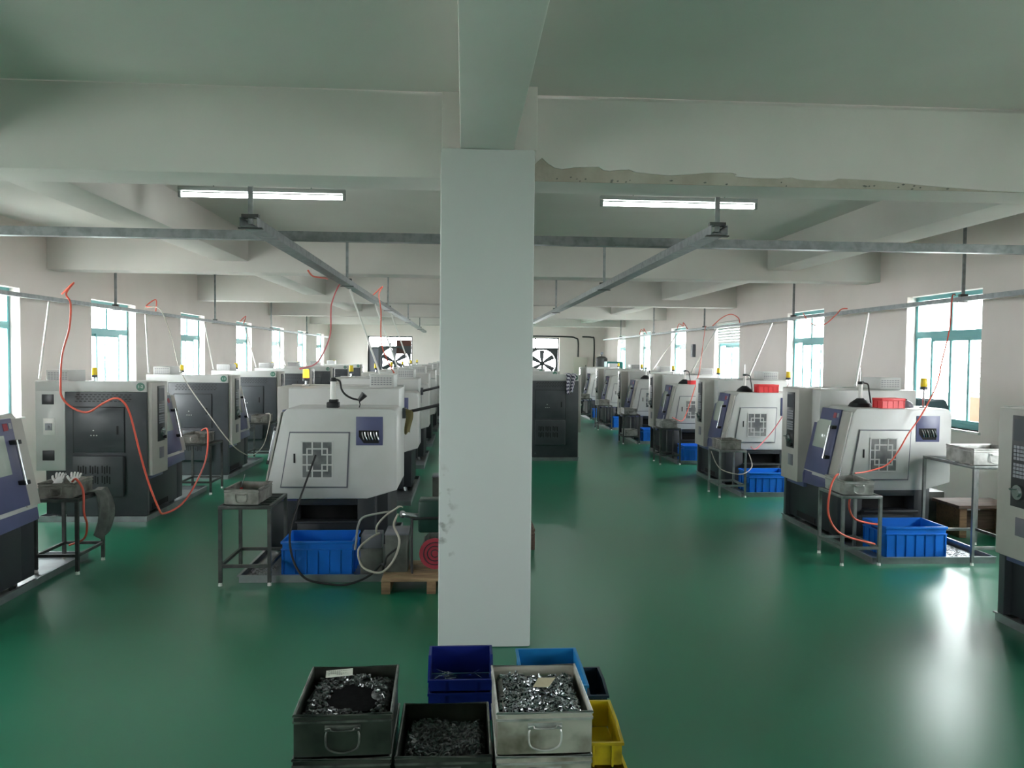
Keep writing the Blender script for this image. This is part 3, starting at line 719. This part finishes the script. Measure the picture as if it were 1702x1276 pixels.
# picking bins behind the steel crates
def pick_bin(name, w, d, h, m, lip=.5, wall=.005):
    t = thing(name, 'bin', 'bin'); X, Y = w/2, d/2; hf = h*lip
    g = G().box(-X+.008, -Y+.008, 0, X-.008, Y-.008, .006)
    g.box(-X, Y-wall, .006, X, Y, h).box(-X, -Y, .006, X, -Y+wall, hf)
    for s in (-1, 1):
        a, b = (-X, -X+wall) if s < 0 else (X-wall, X)
        g.prism([(-Y+wall, .006), (Y-wall, .006), (Y-wall, h), (-Y+d*.45, h), (-Y+wall, hf)], 'x', a, b)
    g.done('shell', m, t)
    q = .008; g = G()
    g.box(-X-q, Y, h-.014, X+q, Y+q, h).box(-X-q, -Y-q, hf-.012, X+q, -Y, hf)
    for s in (-1, 1):
        a, b = (-X-q, -X) if s < 0 else (X, X+q)
        g.prism([(-Y, hf-.012), (-Y+d*.45, h-.014), (Y, h-.014), (Y, h), (-Y+d*.45, h), (-Y, hf)], 'x', a, b)
    g.done('rim', m, t)
    g = G()
    for x in (-X*.5, X*.5): g.box(x-.004, -Y-.006, .0, x+.004, -Y, hf-.012)
    for s in (-1, 1):
        for y in (-Y*.5, Y*.1, Y*.7): g.box(s*X-(.006 if s < 0 else 0), y-.004, 0, s*X+(.006 if s > 0 else 0), y+.004, hf-.012)
    g.done('ribbing', m, t); return t
b0 = pick_bin('storage_bin', .315, .22, .150, 'bin_navy', .42); b0.location = (-.008, 3.94, .156)
b0['label'] = 'navy bin holding thin steel pins, behind the middle foreground crate'; b0['group'] = 'navy bins'
b1 = pick_bin('storage_bin', .315, .22, .152, 'bin_navy', .97); b1.location = (-.008, 3.94, .002); b1['label'] = 'navy bin at the bottom, under the navy bin holding pins'; b1['group'] = 'navy bins'
p0 = G().cyl((-.03, 0, 0), (.03, 0, 0), .0011, seg=6).done('steel_pin', 'bright_steel')
rr = random.Random(5)
for k in range(18):
    o = p0 if k == 0 else p0.copy()
    if k: COL.objects.link(o)
    o.location = (-.10+rr.uniform(-.02, .045) if k < 16 else .075+rr.uniform(-.02, .02), 3.955+rr.uniform(-.03, .05), .166+rr.uniform(0, .035)); o.rotation_euler = (0, rr.uniform(-.3, .3), rr.uniform(-.9, .9)); tag(o, 'thin bright steel pin lying in the navy bin', 'pin', 'steel pins in the navy bin')
s0 = pick_bin('storage_bin', .30, .43, .16, 'bin_sky', .95); s0.location = (.435, 3.735, .0); s0['label'] = 'sky blue bin at the bottom, behind the right foreground stack'; s0['group'] = 'sky blue bins'
s1 = copy_tree(s0); s1.location = (.435, 3.735, .164); s1['label'] = 'sky blue bin on top, behind the right foreground stack'
t0 = pick_bin('storage_bin', .085, .26, .27, 'bin_teal', .9); t0.location = (.648, 3.70, 0); t0['label'] = 'narrow dark bin with a wire ring, right of the sky blue bins'; t0['group'] = 'dark bins'
G().ring([(.056+.002, .02+.03*math.cos(a), .19+.045*math.sin(a)) for a in [2*PI*k/20 for k in range(20)]], .003, True, 6).done('wire_ring', 'bright_steel', t0)
y0 = pick_bin('storage_bin', .16, .34, .125, 'bin_yellow', .82); y0.location = (.608, 3.30, .0); y0.rotation_euler = (0, 0, .06); y0['label'] = 'dirty yellow bin at the bottom, right of the foreground crates'; y0['group'] = 'yellow bins'
y1 = copy_tree(y0); y1.location = (.598, 3.32, .128); y1.rotation_euler = (0, 0, -.02); y1['label'] = 'dirty yellow bin stacked on the other, right of the foreground crates'
# ------------------------------------------------------------ hoses, drop pipes
def hose(label, pts, r, m, name='air_hose', n=6, cat='hose'):
    return tag(G().tube(smooth(pts, n), r, 8).done(name, m), label, cat, 'air hoses' if cat == 'hose' else None)
H1 = [(-4.94, 9.8, 2.56), (-4.75, 9.7, 2.69), (-4.79, 9.6, 2.55), (-4.64, 9.4, 2.42), (-4.51, 9.1, 2.12), (-4.39, 8.7, 1.82), (-4.29, 8.46, 1.5), (-4.26, 8.44, 1.36), (-4.16, 8.46, 1.25), (-4.01, 8.46, 1.21), (-3.86, 8.46, 1.3), (-3.73, 8.46, 1.36), (-3.64, 8.46, 1.32), (-3.57, 8.46, 1.18), (-3.47, 8.44, 0.8), (-3.36, 8.38, 0.49), (-3.24, 8.35, 0.2), (-3.22, 8.45, 0.12), (-3.20, 8.9, 0.13), (-3.22, 9.4, 0.27), (-3.25, 9.9, 0.53), (-3.36, 10.3, .84), (-3.46, 10.36, .83)]
hose('long orange hose looping down over the dark lathe end with badge 1-2', H1, .011, 'hose_red')
hose('orange hose hanging under the left black stand with the rag', [(-3.275, 6.63, .765), (-3.22, 6.585, .79), (-3.165, 6.58, .70), (-3.15, 6.56, .52), (-3.15, 6.61, .40), (-3.21, 6.68, .27), (-3.36, 6.74, .20)], .009, 'hose_red')
hose('thin pale red hose swinging past the second dark-ended lathe on the left', [(-5.2, 12.9, 2.57), (-4.85, 12.6, 2.55), (-4.52, 12.2, 2.1), (-4.10, 11.45, 1.55), (-3.61, 11.15, 0.97), (-3.29, 11.05, 0.59), (-3.15, 11.2, 0.42), (-3.12, 11.6, 0.35), (-3.22, 12.6, 0.40), (-3.28, 13.2, .70), (-3.33, 13.42, .82), (-3.42, 13.5, .815)], .007, 'hose_clear')
hose('pink hose dropping from the left overhead tray to the lit amber beacon', [(-1.68, 11.3, 2.88), (-1.80, 11.25, 2.86), (-1.90, 11.2, 2.6), (-1.90, 11.1, 2.44), (-1.88, 10.9, 2.1), (-1.80, 9.6, 1.76), (-1.70, 8.1, 1.70)], .010, 'hose_pink')
hose('red hose with a loop on the left overhead tray, behind the lattice lathe', [(-1.66, 13.9, 2.89), (-1.45, 13.7, 3.05), (-1.50, 13.6, 2.9), (-1.42, 13.2, 2.6), (-1.38, 13.0, 2.0), (-1.22, 13.45, 1.54)], .010, 'hose_red')
hose('black hose from the lattice door down to the floor, left of the pillar', [(-1.33, 6.98, .94), (-1.34, 6.80, .84), (-1.38, 6.52, 0.61), (-1.41, 6.37, 0.45), (-1.40, 6.28, 0.3), (-1.34, 6.21, 0.15), (-1.25, 6.19, 0.05), (-1.09, 6.18, 0.013), (-0.92, 6.16, 0.013), (-0.76, 6.18, 0.07), (-.66, 6.20, .16), (-0.62, 6.09, 0.19), (-0.60, 6.06, .26), (-.52, 6.05, .33)], .009, 'black_rubber')
hose('red hose slanting from the right wall tray across the lattice lathe', [(5.50, 8.35, 2.585), (5.42, 8.28, 2.55), (5.22, 8.0, 2.2), (4.90, 7.62, 1.84), (4.69, 7.37, 1.60), (4.52, 7.33, 1.31), (4.37, 7.30, 1.12), (4.26, 7.27, 0.96), (4.08, 7.15, 0.84), (3.80, 6.98, .80), (3.64, 6.92, .79)], .007, 'hose_red')
hose('orange hose drooping beside the nearest right-row stand', [(3.42, 6.80, .80), (3.34, 6.70, .79), (3.25, 6.60, .70), (3.22, 6.57, .5), (3.29, 6.57, .35), (3.42, 6.58, .27), (3.62, 6.58, .22), (3.68, 6.62, .20)], .009, 'hose_red')
hose('short orange hose between the nearest right-row stand and its blue crate', [(3.60, 6.88, .60), (3.53, 6.80, .55), (3.53, 6.78, .46), (3.60, 6.80, .38), (3.78, 6.86, .33), (3.92, 6.95, .302)], .009, 'hose_red')
hose('pale hose sagging across the legs of the second right-row stand', [(3.365, 10.25, .58), (3.345, 9.99, .46), (3.40, 9.92, .38), (3.55, 9.89, .33), (3.70, 9.90, .33), (3.88, 10.1, .40), (4.0, 10.55, .52)], .006, 'hose_clear')
hose('thin red hose across the second lattice door of the right row', [(4.80, 10.68, 1.385), (4.62, 10.64, 1.20), (4.56, 10.62, 1.12), (4.39, 10.60, 0.87), (4.24, 10.58, .70), (4.02, 10.35, .60), (3.86, 10.1, .66)], .007, 'hose_pink')
hose('red hose hanging over the third lattice lathe of the right row', [(5.52, 17.4, 2.575), (5.3, 16.8, 2.3), (4.75, 15.2, 1.85), (4.30, 13.90, 1.55), (4.13, 13.72, 1.14), (4.01, 13.68, 0.82), (3.88, 13.5, .72), (3.66, 13.3, .80)], .008, 'hose_red')
hose('red hose arching over the right wall tray between the two nearest windows', [(5.53, 12.3, 2.585), (5.49, 12.2, 2.58), (5.48, 12.0, 2.45), (5.48, 11.7, 2.37), (5.48, 11.4, 2.39), (5.48, 11.1, 2.5), (5.49, 10.95, 2.58), (5.53, 10.85, 2.585)], .008, 'hose_red')
hose('red hose arching above the right wall tray by the window blind', [(5.56, 17.0, 2.575), (5.60, 16.5, 2.73), (5.62, 16.0, 2.78), (5.60, 15.5, 2.68), (5.56, 15.3, 2.575)], .010, 'hose_red')
for y, sd in ((19.9, 'fourth'), (24.2, 'fifth')):
    hose('small red hose loop on the right wall tray, near the %s right-hand window' % sd, [(5.56, y, 2.575), (5.54, y-.25, 2.72), (5.58, y-.5, 2.66), (5.52, y-.7, 2.74), (5.56, y-.95, 2.575)], .010, 'hose_red')
hose('small red hose loop on the left wall tray, beside the first full left window', [(-5.30, 13.6, 2.565), (-5.18, 13.3, 2.74), (-5.26, 13.1, 2.62), (-5.1, 12.95, 2.60)], .010, 'hose_red')
hose('small red hose loop on the left wall tray, between the next windows', [(-5.31, 18.9, 2.565), (-5.2, 18.7, 2.74), (-5.28, 18.5, 2.6)], .010, 'hose_red')
hose('bare red hose end on the left overhead tray near the crossing', [(-1.78, 8.9, 2.80), (-1.76, 9.1, 2.755), (-1.70, 9.5, 2.775), (-1.72, 9.8, 2.79)], .010, 'hose_red')
def drop(label, a, b):
    tag(G().tube([a, b], .014, 8).done('drop_pipe', 'pvc_white'), label, 'pipe', 'white drop pipes')
drop('white drop pipe behind the dark lathe end with the orange hose', (-5.10, 10.0, 2.50), (-4.60, 10.2, 1.54)) if False else drop('white drop pipe behind the dark lathe end with the orange hose', (-5.25, 10.1, 2.475), (-4.60, 8.64, 1.556))
for i, y in enumerate(AY[2:6]): drop('white drop pipe behind the %s dark-ended lathe on the left' % ORD[i+2], (-5.27, y+1.6, 2.475), (-4.60, y+.04, 1.556))
for i, y in enumerate(DY[1:5]): drop('white drop pipe behind the %s lathe of the right row' % ORD[i+1], (5.54, y+3.6, 2.485), (XD+.77, y+1.86, 1.545))
for i, y in enumerate(BYS[1:4]): drop('white drop pipe onto the %s lathe left of the pillar' % ORD[i+1], (-1.64, y+1.7, 2.785), (-1.2, y+1.7, 1.545))
# ------------------------------------------------------------ small things on and around the lathes
def mag_stand(x, y, z, label, rz=0., glass=True):
    t = thing('work_lamp', label, 'work lamp', (x, y, z), rz, 'magnetic work lamps')
    G().box(-.055, -.04, 0, .055, .04, .05).box(-.035, -.03, .05, .045, .03, .075).done('magnet_base', 'black', t, bev=.006)
    G().cyl((0, 0, .075), (0, 0, .24), .028, .026, 14).done('pole', 'pvc_white', t, bev=.003)
    G().cyl((0, 0, .24), (0, 0, .275), .034, .022, 14).cyl((0, 0, .275), (0, 0, .36), .006, seg=8).done('pole_cap', 'black', t)
    G().tube(smooth([(.02, 0, .26), (.06, 0, .24), (.075, .0, .17), (.11, 0, .12), (.17, 0, .085), (.235, 0, .07)], 5), .009, 8).done('gooseneck', 'black_rubber', t)
    G().cyl((.235, 0, .065), (.285, 0, .125), .018, .034, 14).tube([(.235, 0, .068), (.245, .0, .03), (.238, 0, .0)], .006, 6).done('lamp_head', 'black', t)
    return t
mag_stand(XBF+.60, 7.17, 1.362, 'black work lamp with gooseneck on top of the lattice lathe left of pillar')
def cone_stand(x, y, label):
    t = thing('work_lamp', label, 'work lamp', (x, y, 1.362), 0, 'magnetic work lamps')
    G().cyl((0, 0, 0), (0, 0, .035), .12, .10, 18).cyl((0, 0, .035), (0, 0, .085), .10, .035, 18).done('magnet_base', 'black', t)
    G().cyl((0, 0, .08), (0, 0, .23), .020, seg=12).done('pole', 'pvc_white', t)
    G().cyl((0, 0, .23), (0, 0, .26), .03, seg=12).done('pole_cap', 'black', t)
    G().cyl((0, 0, .26), (0, 0, .40), .006, seg=8).done('aerial', 'bright_steel', t)
    G().tube(smooth([(.02, 0, .245), (.075, 0, .23), (.09, 0, .16), (.105, 0, .08), (.115, 0, .012)], 5), .008, 8).done('gooseneck', 'black_rubber', t)
for i, y in enumerate(DY[1:5]): cone_stand(XD+.42, y+1.08, ['black-footed work lamp on the nearest right-row lathe roof', 'black-footed work lamp on the second right-row lathe roof', 'black-footed work lamp on the third right-row lathe roof', 'black-footed work lamp on the fourth right-row lathe roof'][i])
def red_bin(x, y, z, label, s=1., rz=0.):
    t = ribbed_crate('parts_bin', .25*s, .15*s, .10*s, 'bin_red', 4, .005, .006); t.location = (x, y, z); t.rotation_euler = (0, 0, rz); t['label'] = label; t['group'] = 'red parts bins'; t['category'] = 'bin'
red_bin(XD+.60, DY[1]+.86, 1.362, 'red parts bin on the roof of the nearest right-row lathe', 1., .1)
red_bin(XD+.66, DY[2]+.86, 1.362, 'red parts bin on the roof of the second right-row lathe', 1.15)
red_bin(XD+.52, DY[3]+.86, 1.362, 'small red bin on the roof of the third right-row lathe', .7, .3)
red_bin(XBF+.72, BYS[1]+.95, 1.362, 'small red bin on the roof of the second lathe left of the pillar', .8, .6)
red_bin(XBF+.80, BYS[2]+.95, 1.362, 'red bin on the roof of the third lathe left of the pillar', 1.)
t = thing('lamp_shade', 'small dark dome lying on the nearest right-row lathe roof', 'dome', (XD+.86, DY[1]+1.0, 1.362))
G().grid(lambda u, v: (.075*math.cos(2*PI*u)*math.cos(v*PI/2*.98), .075*math.sin(2*PI*u)*math.cos(v*PI/2*.98), .07*math.sin(v*PI/2)), 20, 6).done('dome', 'panel_grey', t, thick=.003)
G().cyl((0, 0, .066), (0, 0, .085), .014, seg=10).done('cap', 'black', t)
def cloth(label, m, x0, x1, zt, zb, y, wav=3, flare=0., name='cloth', top=.12, yd=1., amp=.018, ph=0.):
    def f(u, v):
        a = amp*math.sin(u*PI*2*wav+ph+v*1.5)*(.35+v); xx = x0+(x1-x0)*(u+flare*(u-.5)*v)+.012*math.sin(5*v+ph)
        L = top/(top+zt-zb)
        if v < L: return (xx, y+yd*(top*(1-v/L))+a*.15, zt+.012+.006*math.sin(7*u))
        k = (v-L)/(1-L); return (xx, y-yd*(.012+.02*k)+a, zt+.006-(zt-zb)*k*(1+.06*math.sin(6*u+ph)))
    return tag(G().grid(f, 22, 22).done(name, m, thick=.004), label, 'cloth')
cloth('striped cloth hanging over the dark lathe end right of the pillar', 'cloth_stripe', 1.77, 1.98, 1.54, 1.20, 13.50, 2, -.5, 'striped_cloth', .14, 1., .02)
cloth('grey rag hanging from the corner of the left black stand', 'cloth_grey', -3.215, -3.015, .64, .24, 6.96, 2, .25, 'rag', .1, 1., .02) if False else None
def rag():
    def f(u, v):
        a = .016*math.sin(u*12+v*2)*(.3+v); y = 6.78+.24*u+.02*math.sin(4*v)
        if v < .18: return (-3.232+.064*v/.18, y, .648+.006*math.sin(9*u))
        k = (v-.18)/.82; return (-3.168+.03*math.sin(k*PI)*(.6+u)+a, y+.03*(u-.5)*k, .645-.40*k*(1-.12*math.cos(5*u)))
    tag(G().grid(f, 20, 24).done('rag', 'cloth_grey', thick=.004), 'grey rag hanging from the corner of the left black stand', 'rag')
rag()
def glove(x, y, z, label, rz):
    t = thing('work_glove', label, 'glove', (x, y, z), rz, 'white work gloves')
    G().sphere((0, 0, .02), .04, 1.1, .85, .5, 14).cyl((-.075, 0, .016), (-.03, 0, .02), .030, .034, 14).done('palm', 'cloth_white', t)
    t.rotation_euler = (.2, -.85, rz)
    for k in range(4): G().tube(smooth([(.03, -.027+k*.018, .022), (.06, -.034+k*.023, .035), (.085-.008*abs(k-1.5), -.036+k*.024, .028)], 3), [.009]*3+[.0085]*3+[.006], 8).done('finger', 'cloth_white', t)
    G().tube(smooth([(.0, .03, .02), (.025, .055, .026), (.045, .062, .02)], 3), [.010]*3+[.009]*3+[.007], 8).done('thumb', 'cloth_white', t)
glove(-3.45, 6.70, .764, 'white work glove over the left edge of the dirty crate on the left stand', 1.2) if False else glove(-3.45, 6.76, .735, 'white work glove in the left half of the dirty crate on the left stand', 1.45)
glove(-3.33, 6.78, .735, 'white work glove in the right half of the dirty crate on the left stand', 1.7)
def air_gun(x, y, z, label, rz=0.):
    t = thing('air_gun', label, 'air gun', (x, y, z), rz, 'air guns')
    G().tube([(0, 0, .03), (.0, 0, .09)], .012, 8).done('grip', 'bin_red', t)
    G().tube([(0, 0, .085), (.03, 0, .20)], .004, 8).done('nozzle', 'bright_steel', t)
    G().box(-.03, -.012, .0, .03, .012, .03).done('body', 'bin_red', t, bev=.005)
air_gun(-1.84, 6.47, .650, 'red air gun standing in the dented crate on the slatted stand')
air_gun(-3.36, 6.63, .640, 'red air gun in the dirty crate with gloves on the left stand', .4)
air_gun(3.48, DY[1]+.24, .640, 'red air gun in the crate on the nearest right-row stand')
air_gun(3.48, DY[2]+.20, .640, 'red air gun in the crate on the second right-row stand')
air_gun(3.48, DY[3]+.20, .640, 'red air gun in the crate on the third right-row stand')
# oil-soaked cloth and rods at the back of the lattice lathe
XBB = XBF+1.20
cloth('olive cloth hanging at the upper rear corner of the lattice lathe', 'cloth_olive', XBB+.022, XBB+.10, 1.303, 1.08, 7.575, 1, -.3, 'rag', .035, 1., .012)
t = thing('feeder_rod', 'lower black rod sticking out behind the lattice lathe towards the pillar', 'rod', (XBB+.005, 7.62, 1.20), group='black rods')
G().tube([(0, 0, .08), (.62, -.30, .24)], .016, 10).done('rod', 'black', t)
G().box(-.004, -.05, .03, .03, .05, .13).done('bracket', 'machine_grey', t, bev=.003)
t = thing('feeder_rod', 'upper black rod behind the second lathe left of the pillar', 'rod', (XBB+.005, 10.75, 1.27), group='black rods')
G().tube([(0, 0, .08), (.60, -.35, .24)], .018, 10).done('rod', 'black', t)
G().box(-.004, -.05, .03, .03, .05, .13).done('bracket', 'machine_grey', t, bev=.003)
# pallets with pump units behind the lathes of the row left of the pillar
def pallet(x0, x1, y0, y1, label):
    t = thing('wooden_pallet', label, 'pallet', (x0, y0, 0), group='wooden pallets'); w, d = x1-x0, y1-y0
    for k in range(4): G().box(0, d*k/4+.006, .095, w, d*(k+1)/4-.006, .115).done('deck_board', 'wood_pale', t, bev=.002)
    for x in (0, w/2-.035, w-.07): G().box(x, .0, 0, x+.07, d, .095).done('bearer', 'wood', t, bev=.003)
def pump(x, y, label, rz=0.):
    t = thing('hydraulic_unit', label, 'pump unit', (x, y, .116), rz, 'pump units on pallets')
    tk = G().box(-.195, -.12, 0, -.02, .16, .30).done('oil_tank', 'motor_grey', t, bev=.006)
    G().box(-.20, -.13, .30, -.01, .17, .312).done('tank_lid', 'panel_grey', tk, bev=.003)
    mb = G().cyl((.20, -.10, .15), (.20, .22, .15), .11, seg=22).done('motor', 'motor_grey', t, bev=.006)
    g = G()
    for k in range(12):
        a = 2*PI*k/12; g.bar((.20+.11*math.cos(a), -.08, .15+.11*math.sin(a)), (.20+.11*math.cos(a), .20, .15+.11*math.sin(a)), .008, .018)
    g.done('cooling_fins', 'motor_grey', mb)
    g = G().cyl((.20, -.125, .15), (.20, -.10, .15), .125, .12, 24)
    fc = g.done('fan_cover', 'motor_red', t)
    g = G()
    for r in (.03, .06, .09): g.ring([(.20+r*math.cos(a), -.128, .15+r*math.sin(a)) for a in [2*PI*k/20 for k in range(20)]], .004, True, 5)
    g.done('cover_rings', 'panel_black', fc)
    G().tube(smooth([(.03, -.17, .013), (.02, -.17, .05), (.02, -.17, .40), (.05, -.17, .44), (.36, -.17, .44), (.38, -.17, .40), (.38, -.17, .05), (.37, -.17, .013)], 4), .011, 8).done('carry_frame', 'black', t)
    G().box(.06, -.06, .30, .34, .16, .56).done('valve_block', 'motor_green', t, bev=.02)
    G().cyl((.06, .02, .42), (-.06, .0, .44), .022, seg=12).cyl((-.06, .0, .44), (-.08, -.01, .445), .03, seg=12).done('fitting', 'bright_steel', t)
    return t
pallet(-.63, .14, 5.93, 6.50, 'wooden pallet under the pump unit left of the pillar')
pump(-.425, 6.25, 'pump unit with a red fan cover on the pallet beside the pillar')
pallet(-.52, .24, 8.85, 9.45, 'wooden pallet behind the nearer pallet, left of the pillar')
pump(-.17, 9.15, 'second pump unit on a pallet, behind the nearer pump')
hose('pale thick hose curling from the pump beside the pillar', [(-.53, 6.235, .561), (-.55, 6.10, .50), (-.50, 6.03, .40), (-.53, 6.02, .27), (-.60, 6.03, .17), (-.68, 6.07, .13), (-.80, 6.12, .17), (-.84, 6.2, .28), (-.76, 6.24, .36), (-.68, 6.28, .40)], .009, 'hose_clear', 'hydraulic_hose')
hose('thin grey hose bending from the lattice lathe base to the pump', [(-.50, 6.32, .60), (-.52, 6.31, .61), (-.57, 6.31, .58), (-.64, 6.31, .53), (-.70, 6.29, .46), (-.71, 6.31, .395)], .008, 'hose_clear', 'hydraulic_hose')
hose('dark green hose arching behind the blue crate left of the pillar', [(-.58, 6.36, .56), (-.70, 6.32, .55), (-.82, 6.30, .52), (-.86, 6.30, .44), (-.87, 6.29, .33), (-.88, 6.29, .26)], .009, 'hose_grey', 'hydraulic_hose')
t = thing('pipe_manifold', 'small grey manifold box right of the blue crate left of pillar', 'box', (-.745, 6.36, .017))
G().box(-.10, -.03, 0, .085, .14, .24).done('body', 'motor_grey', t, bev=.006)
G().box(-.09, -.03, .24, .075, .14, .36).done('cover', 'panel_grey', t, bev=.006)
# brown box peeking out behind the pillar
ribbed = ribbed_crate('wooden_box', .52, .50, .20, 'wood_dark', 1, .012, .006); ribbed.location = (.42, 7.52, 0); ribbed['label'] = 'brown open box on the floor just behind the pillar'; ribbed['category'] = 'box'
# behind the nearest right-row lathe
t = thing('coolant_motor', 'grey upright pump column behind the near right lathe, under a teal cloth', 'pump', (5.16, 8.34, 0))
G().box(-.15, -.2, 0, .15, .2, .40).done('tank', 'motor_grey', t, bev=.01)
G().cyl((0, 0, .40), (0, 0, 1.10), .085, seg=20).done('column', 'box_cream', t)
G().box(-.16, -.14, 1.10, .16, .14, 1.17).done('mount_plate', 'machine_grey', t, bev=.004)
G().box(-.14, -.13, 1.17, .14, .13, 1.38).done('motor', 'box_cream', t, bev=.02)
def drape():
    def f(u, v):
        x, y = (u-.5)*.60, (v-.5)*.50; dx, dy = max(0, abs(x)-.16), max(0, abs(y)-.15); k = max(dx, dy)
        return (5.16+(x if dx == 0 else math.copysign(.16+.25*dx, x)), 8.34+(y if dy == 0 else math.copysign(.15+.25*dy, y)), 1.405-k*1.0+.008*math.sin(20*x+13*y))
    tag(G().grid(f, 24, 22).done('cloth_cover', 'cloth_teal', thick=.006), 'dark teal cloth draped over the pump behind the near right lathe', 'cloth')
drape()
t = thing('wooden_bench', 'low brown wooden bench on the floor behind the tall grey stand', 'bench', (5.16, 7.62, 0))
G().box(-.03, 0, .31, .62, .46, .345).done('top', 'wood_dark', t, bev=.004)
for x in (.0, .50): G().box(x, .03, 0, x+.08, .43, .31).done('leg', 'wood', t, bev=.004)
G().box(.08, .20, .06, .50, .23, .25).done('stretcher', 'wood_dark', t)
t = thing('shelf_stand', 'small side shelf with white bags behind the cut-off left lathe', 'shelf', (-5.0, 7.5, 0))
G().box(0, 0, 1.02, .62, .30, 1.04).done('shelf_board', 'stand_steel', t)
for x, y in ((0, 0), (.59, 0), (.59, .27), (0, .27)): G().box(x, y, 0, x+.03, y+.03, 1.02).done('leg', 'stand_steel', t)
for k in range(3):
    G().grid(lambda u, v: (-4.80+k*.17+(.06+.012*math.sin(9*u*PI+k))*math.cos(2*PI*u)*(1-v*.45+.1*math.sin(7*v)), 7.63+(.05+.012*math.sin(7*u*PI))*math.sin(2*PI*u)*(1-v*.45), 1.041+v*.11+.012*math.sin(6*PI*u+k)*v), 24, 8) if False else None
    b = G().sphere((0, 0, .05), .058, 1.1, .9, .9, 16); rr = random.Random(k)
    for v in b.bm.verts:
        v.co += Vector((rr.uniform(-.012, .012), rr.uniform(-.012, .012), rr.uniform(-.008, .014))); v.co.z = max(0, v.co.z)
    tag(b.done('plastic_bag', 'cloth_white', loc=(-4.86+k*.16, 7.64, 1.041)), ['white crumpled bag at the wall end of the left side shelf', 'white crumpled bag in the middle of the left side shelf', 'white crumpled bag at the aisle end of the left side shelf'][k], 'bag', 'white bags on the side shelf')
# right wall and end wall fittings
t = thing('wall_box', 'narrow grey vertical box high on the right wall between windows', 'box', (XR, 20.1, 1.87))
G().box(-.08, -.09, 0, 0, .09, .34).done('body', 'panel_grey', t, bev=.01)
G().box(-.085, -.06, .05, -.08, .06, .29).done('door', 'machine_grey', t)
t = thing('electrical_cabinet', 'cream electrical cabinet on the end wall right of the fan', 'cabinet', (5.02, YE, 1.05))
G().box(-.29, -.20, 0, .29, 0, .78).done('body', 'box_cream', t, bev=.01)
d = G().box(-.27, -.215, .02, .27, -.20, .76).done('door', 'box_cream', t, bev=.004)
G().box(.20, -.225, .36, .225, -.215, .44).done('latch', 'black', d)
hose('black conduit from the cream cabinet up to the ceiling line', [(4.92, YE-.03, 1.84), (4.92, YE-.03, 2.5), (4.80, YE-.03, 2.66), (4.2, YE-.03, 2.72), (1.0, YE-.03, 2.72)], .03, 'conduit_black', 'conduit', cat='conduit')
hose('black conduit bending over the teal tank on the end wall', [(5.62, YE-.03, 1.30), (5.62, YE-.03, 2.55), (5.50, YE-.03, 2.70), (5.1, YE-.03, 2.72)], .03, 'conduit_black', 'conduit', cat='conduit')
t = thing('air_tank', 'dark and teal compressor tank in the far right corner', 'tank', (5.62, 31.3, 0))
G().cyl((0, 0, .3), (0, 0, 1.78), .24, seg=24).sphere((0, 0, 1.76), .24, 1, 1, .5, 24).done('vessel', 'conduit_black', t)
for a in (0, 2.1, 4.2): G().cyl((.18*math.cos(a), .18*math.sin(a), 0), (.18*math.cos(a), .18*math.sin(a), .45), .025, seg=8).done('leg', 'stand_steel', t)
G().cyl((0, 0, 1.86), (0, 0, 2.02), .03, seg=10).cyl((0, -.05, 2.0), (0, .0, 2.0), .06, seg=14).done('gauge', 'panel_grey', t)
t = thing('dryer_cabinet', 'teal-topped white machine beside the far right compressor tank', 'machine', (5.72, 29.3, 0))
G().box(-.30, -.3, 0, .30, .3, 1.30).done('body', 'pvc_white', t, bev=.01)
G().box(-.31, -.31, 1.30, .31, .31, 1.68).done('hood', 'tank_teal', t, bev=.02)
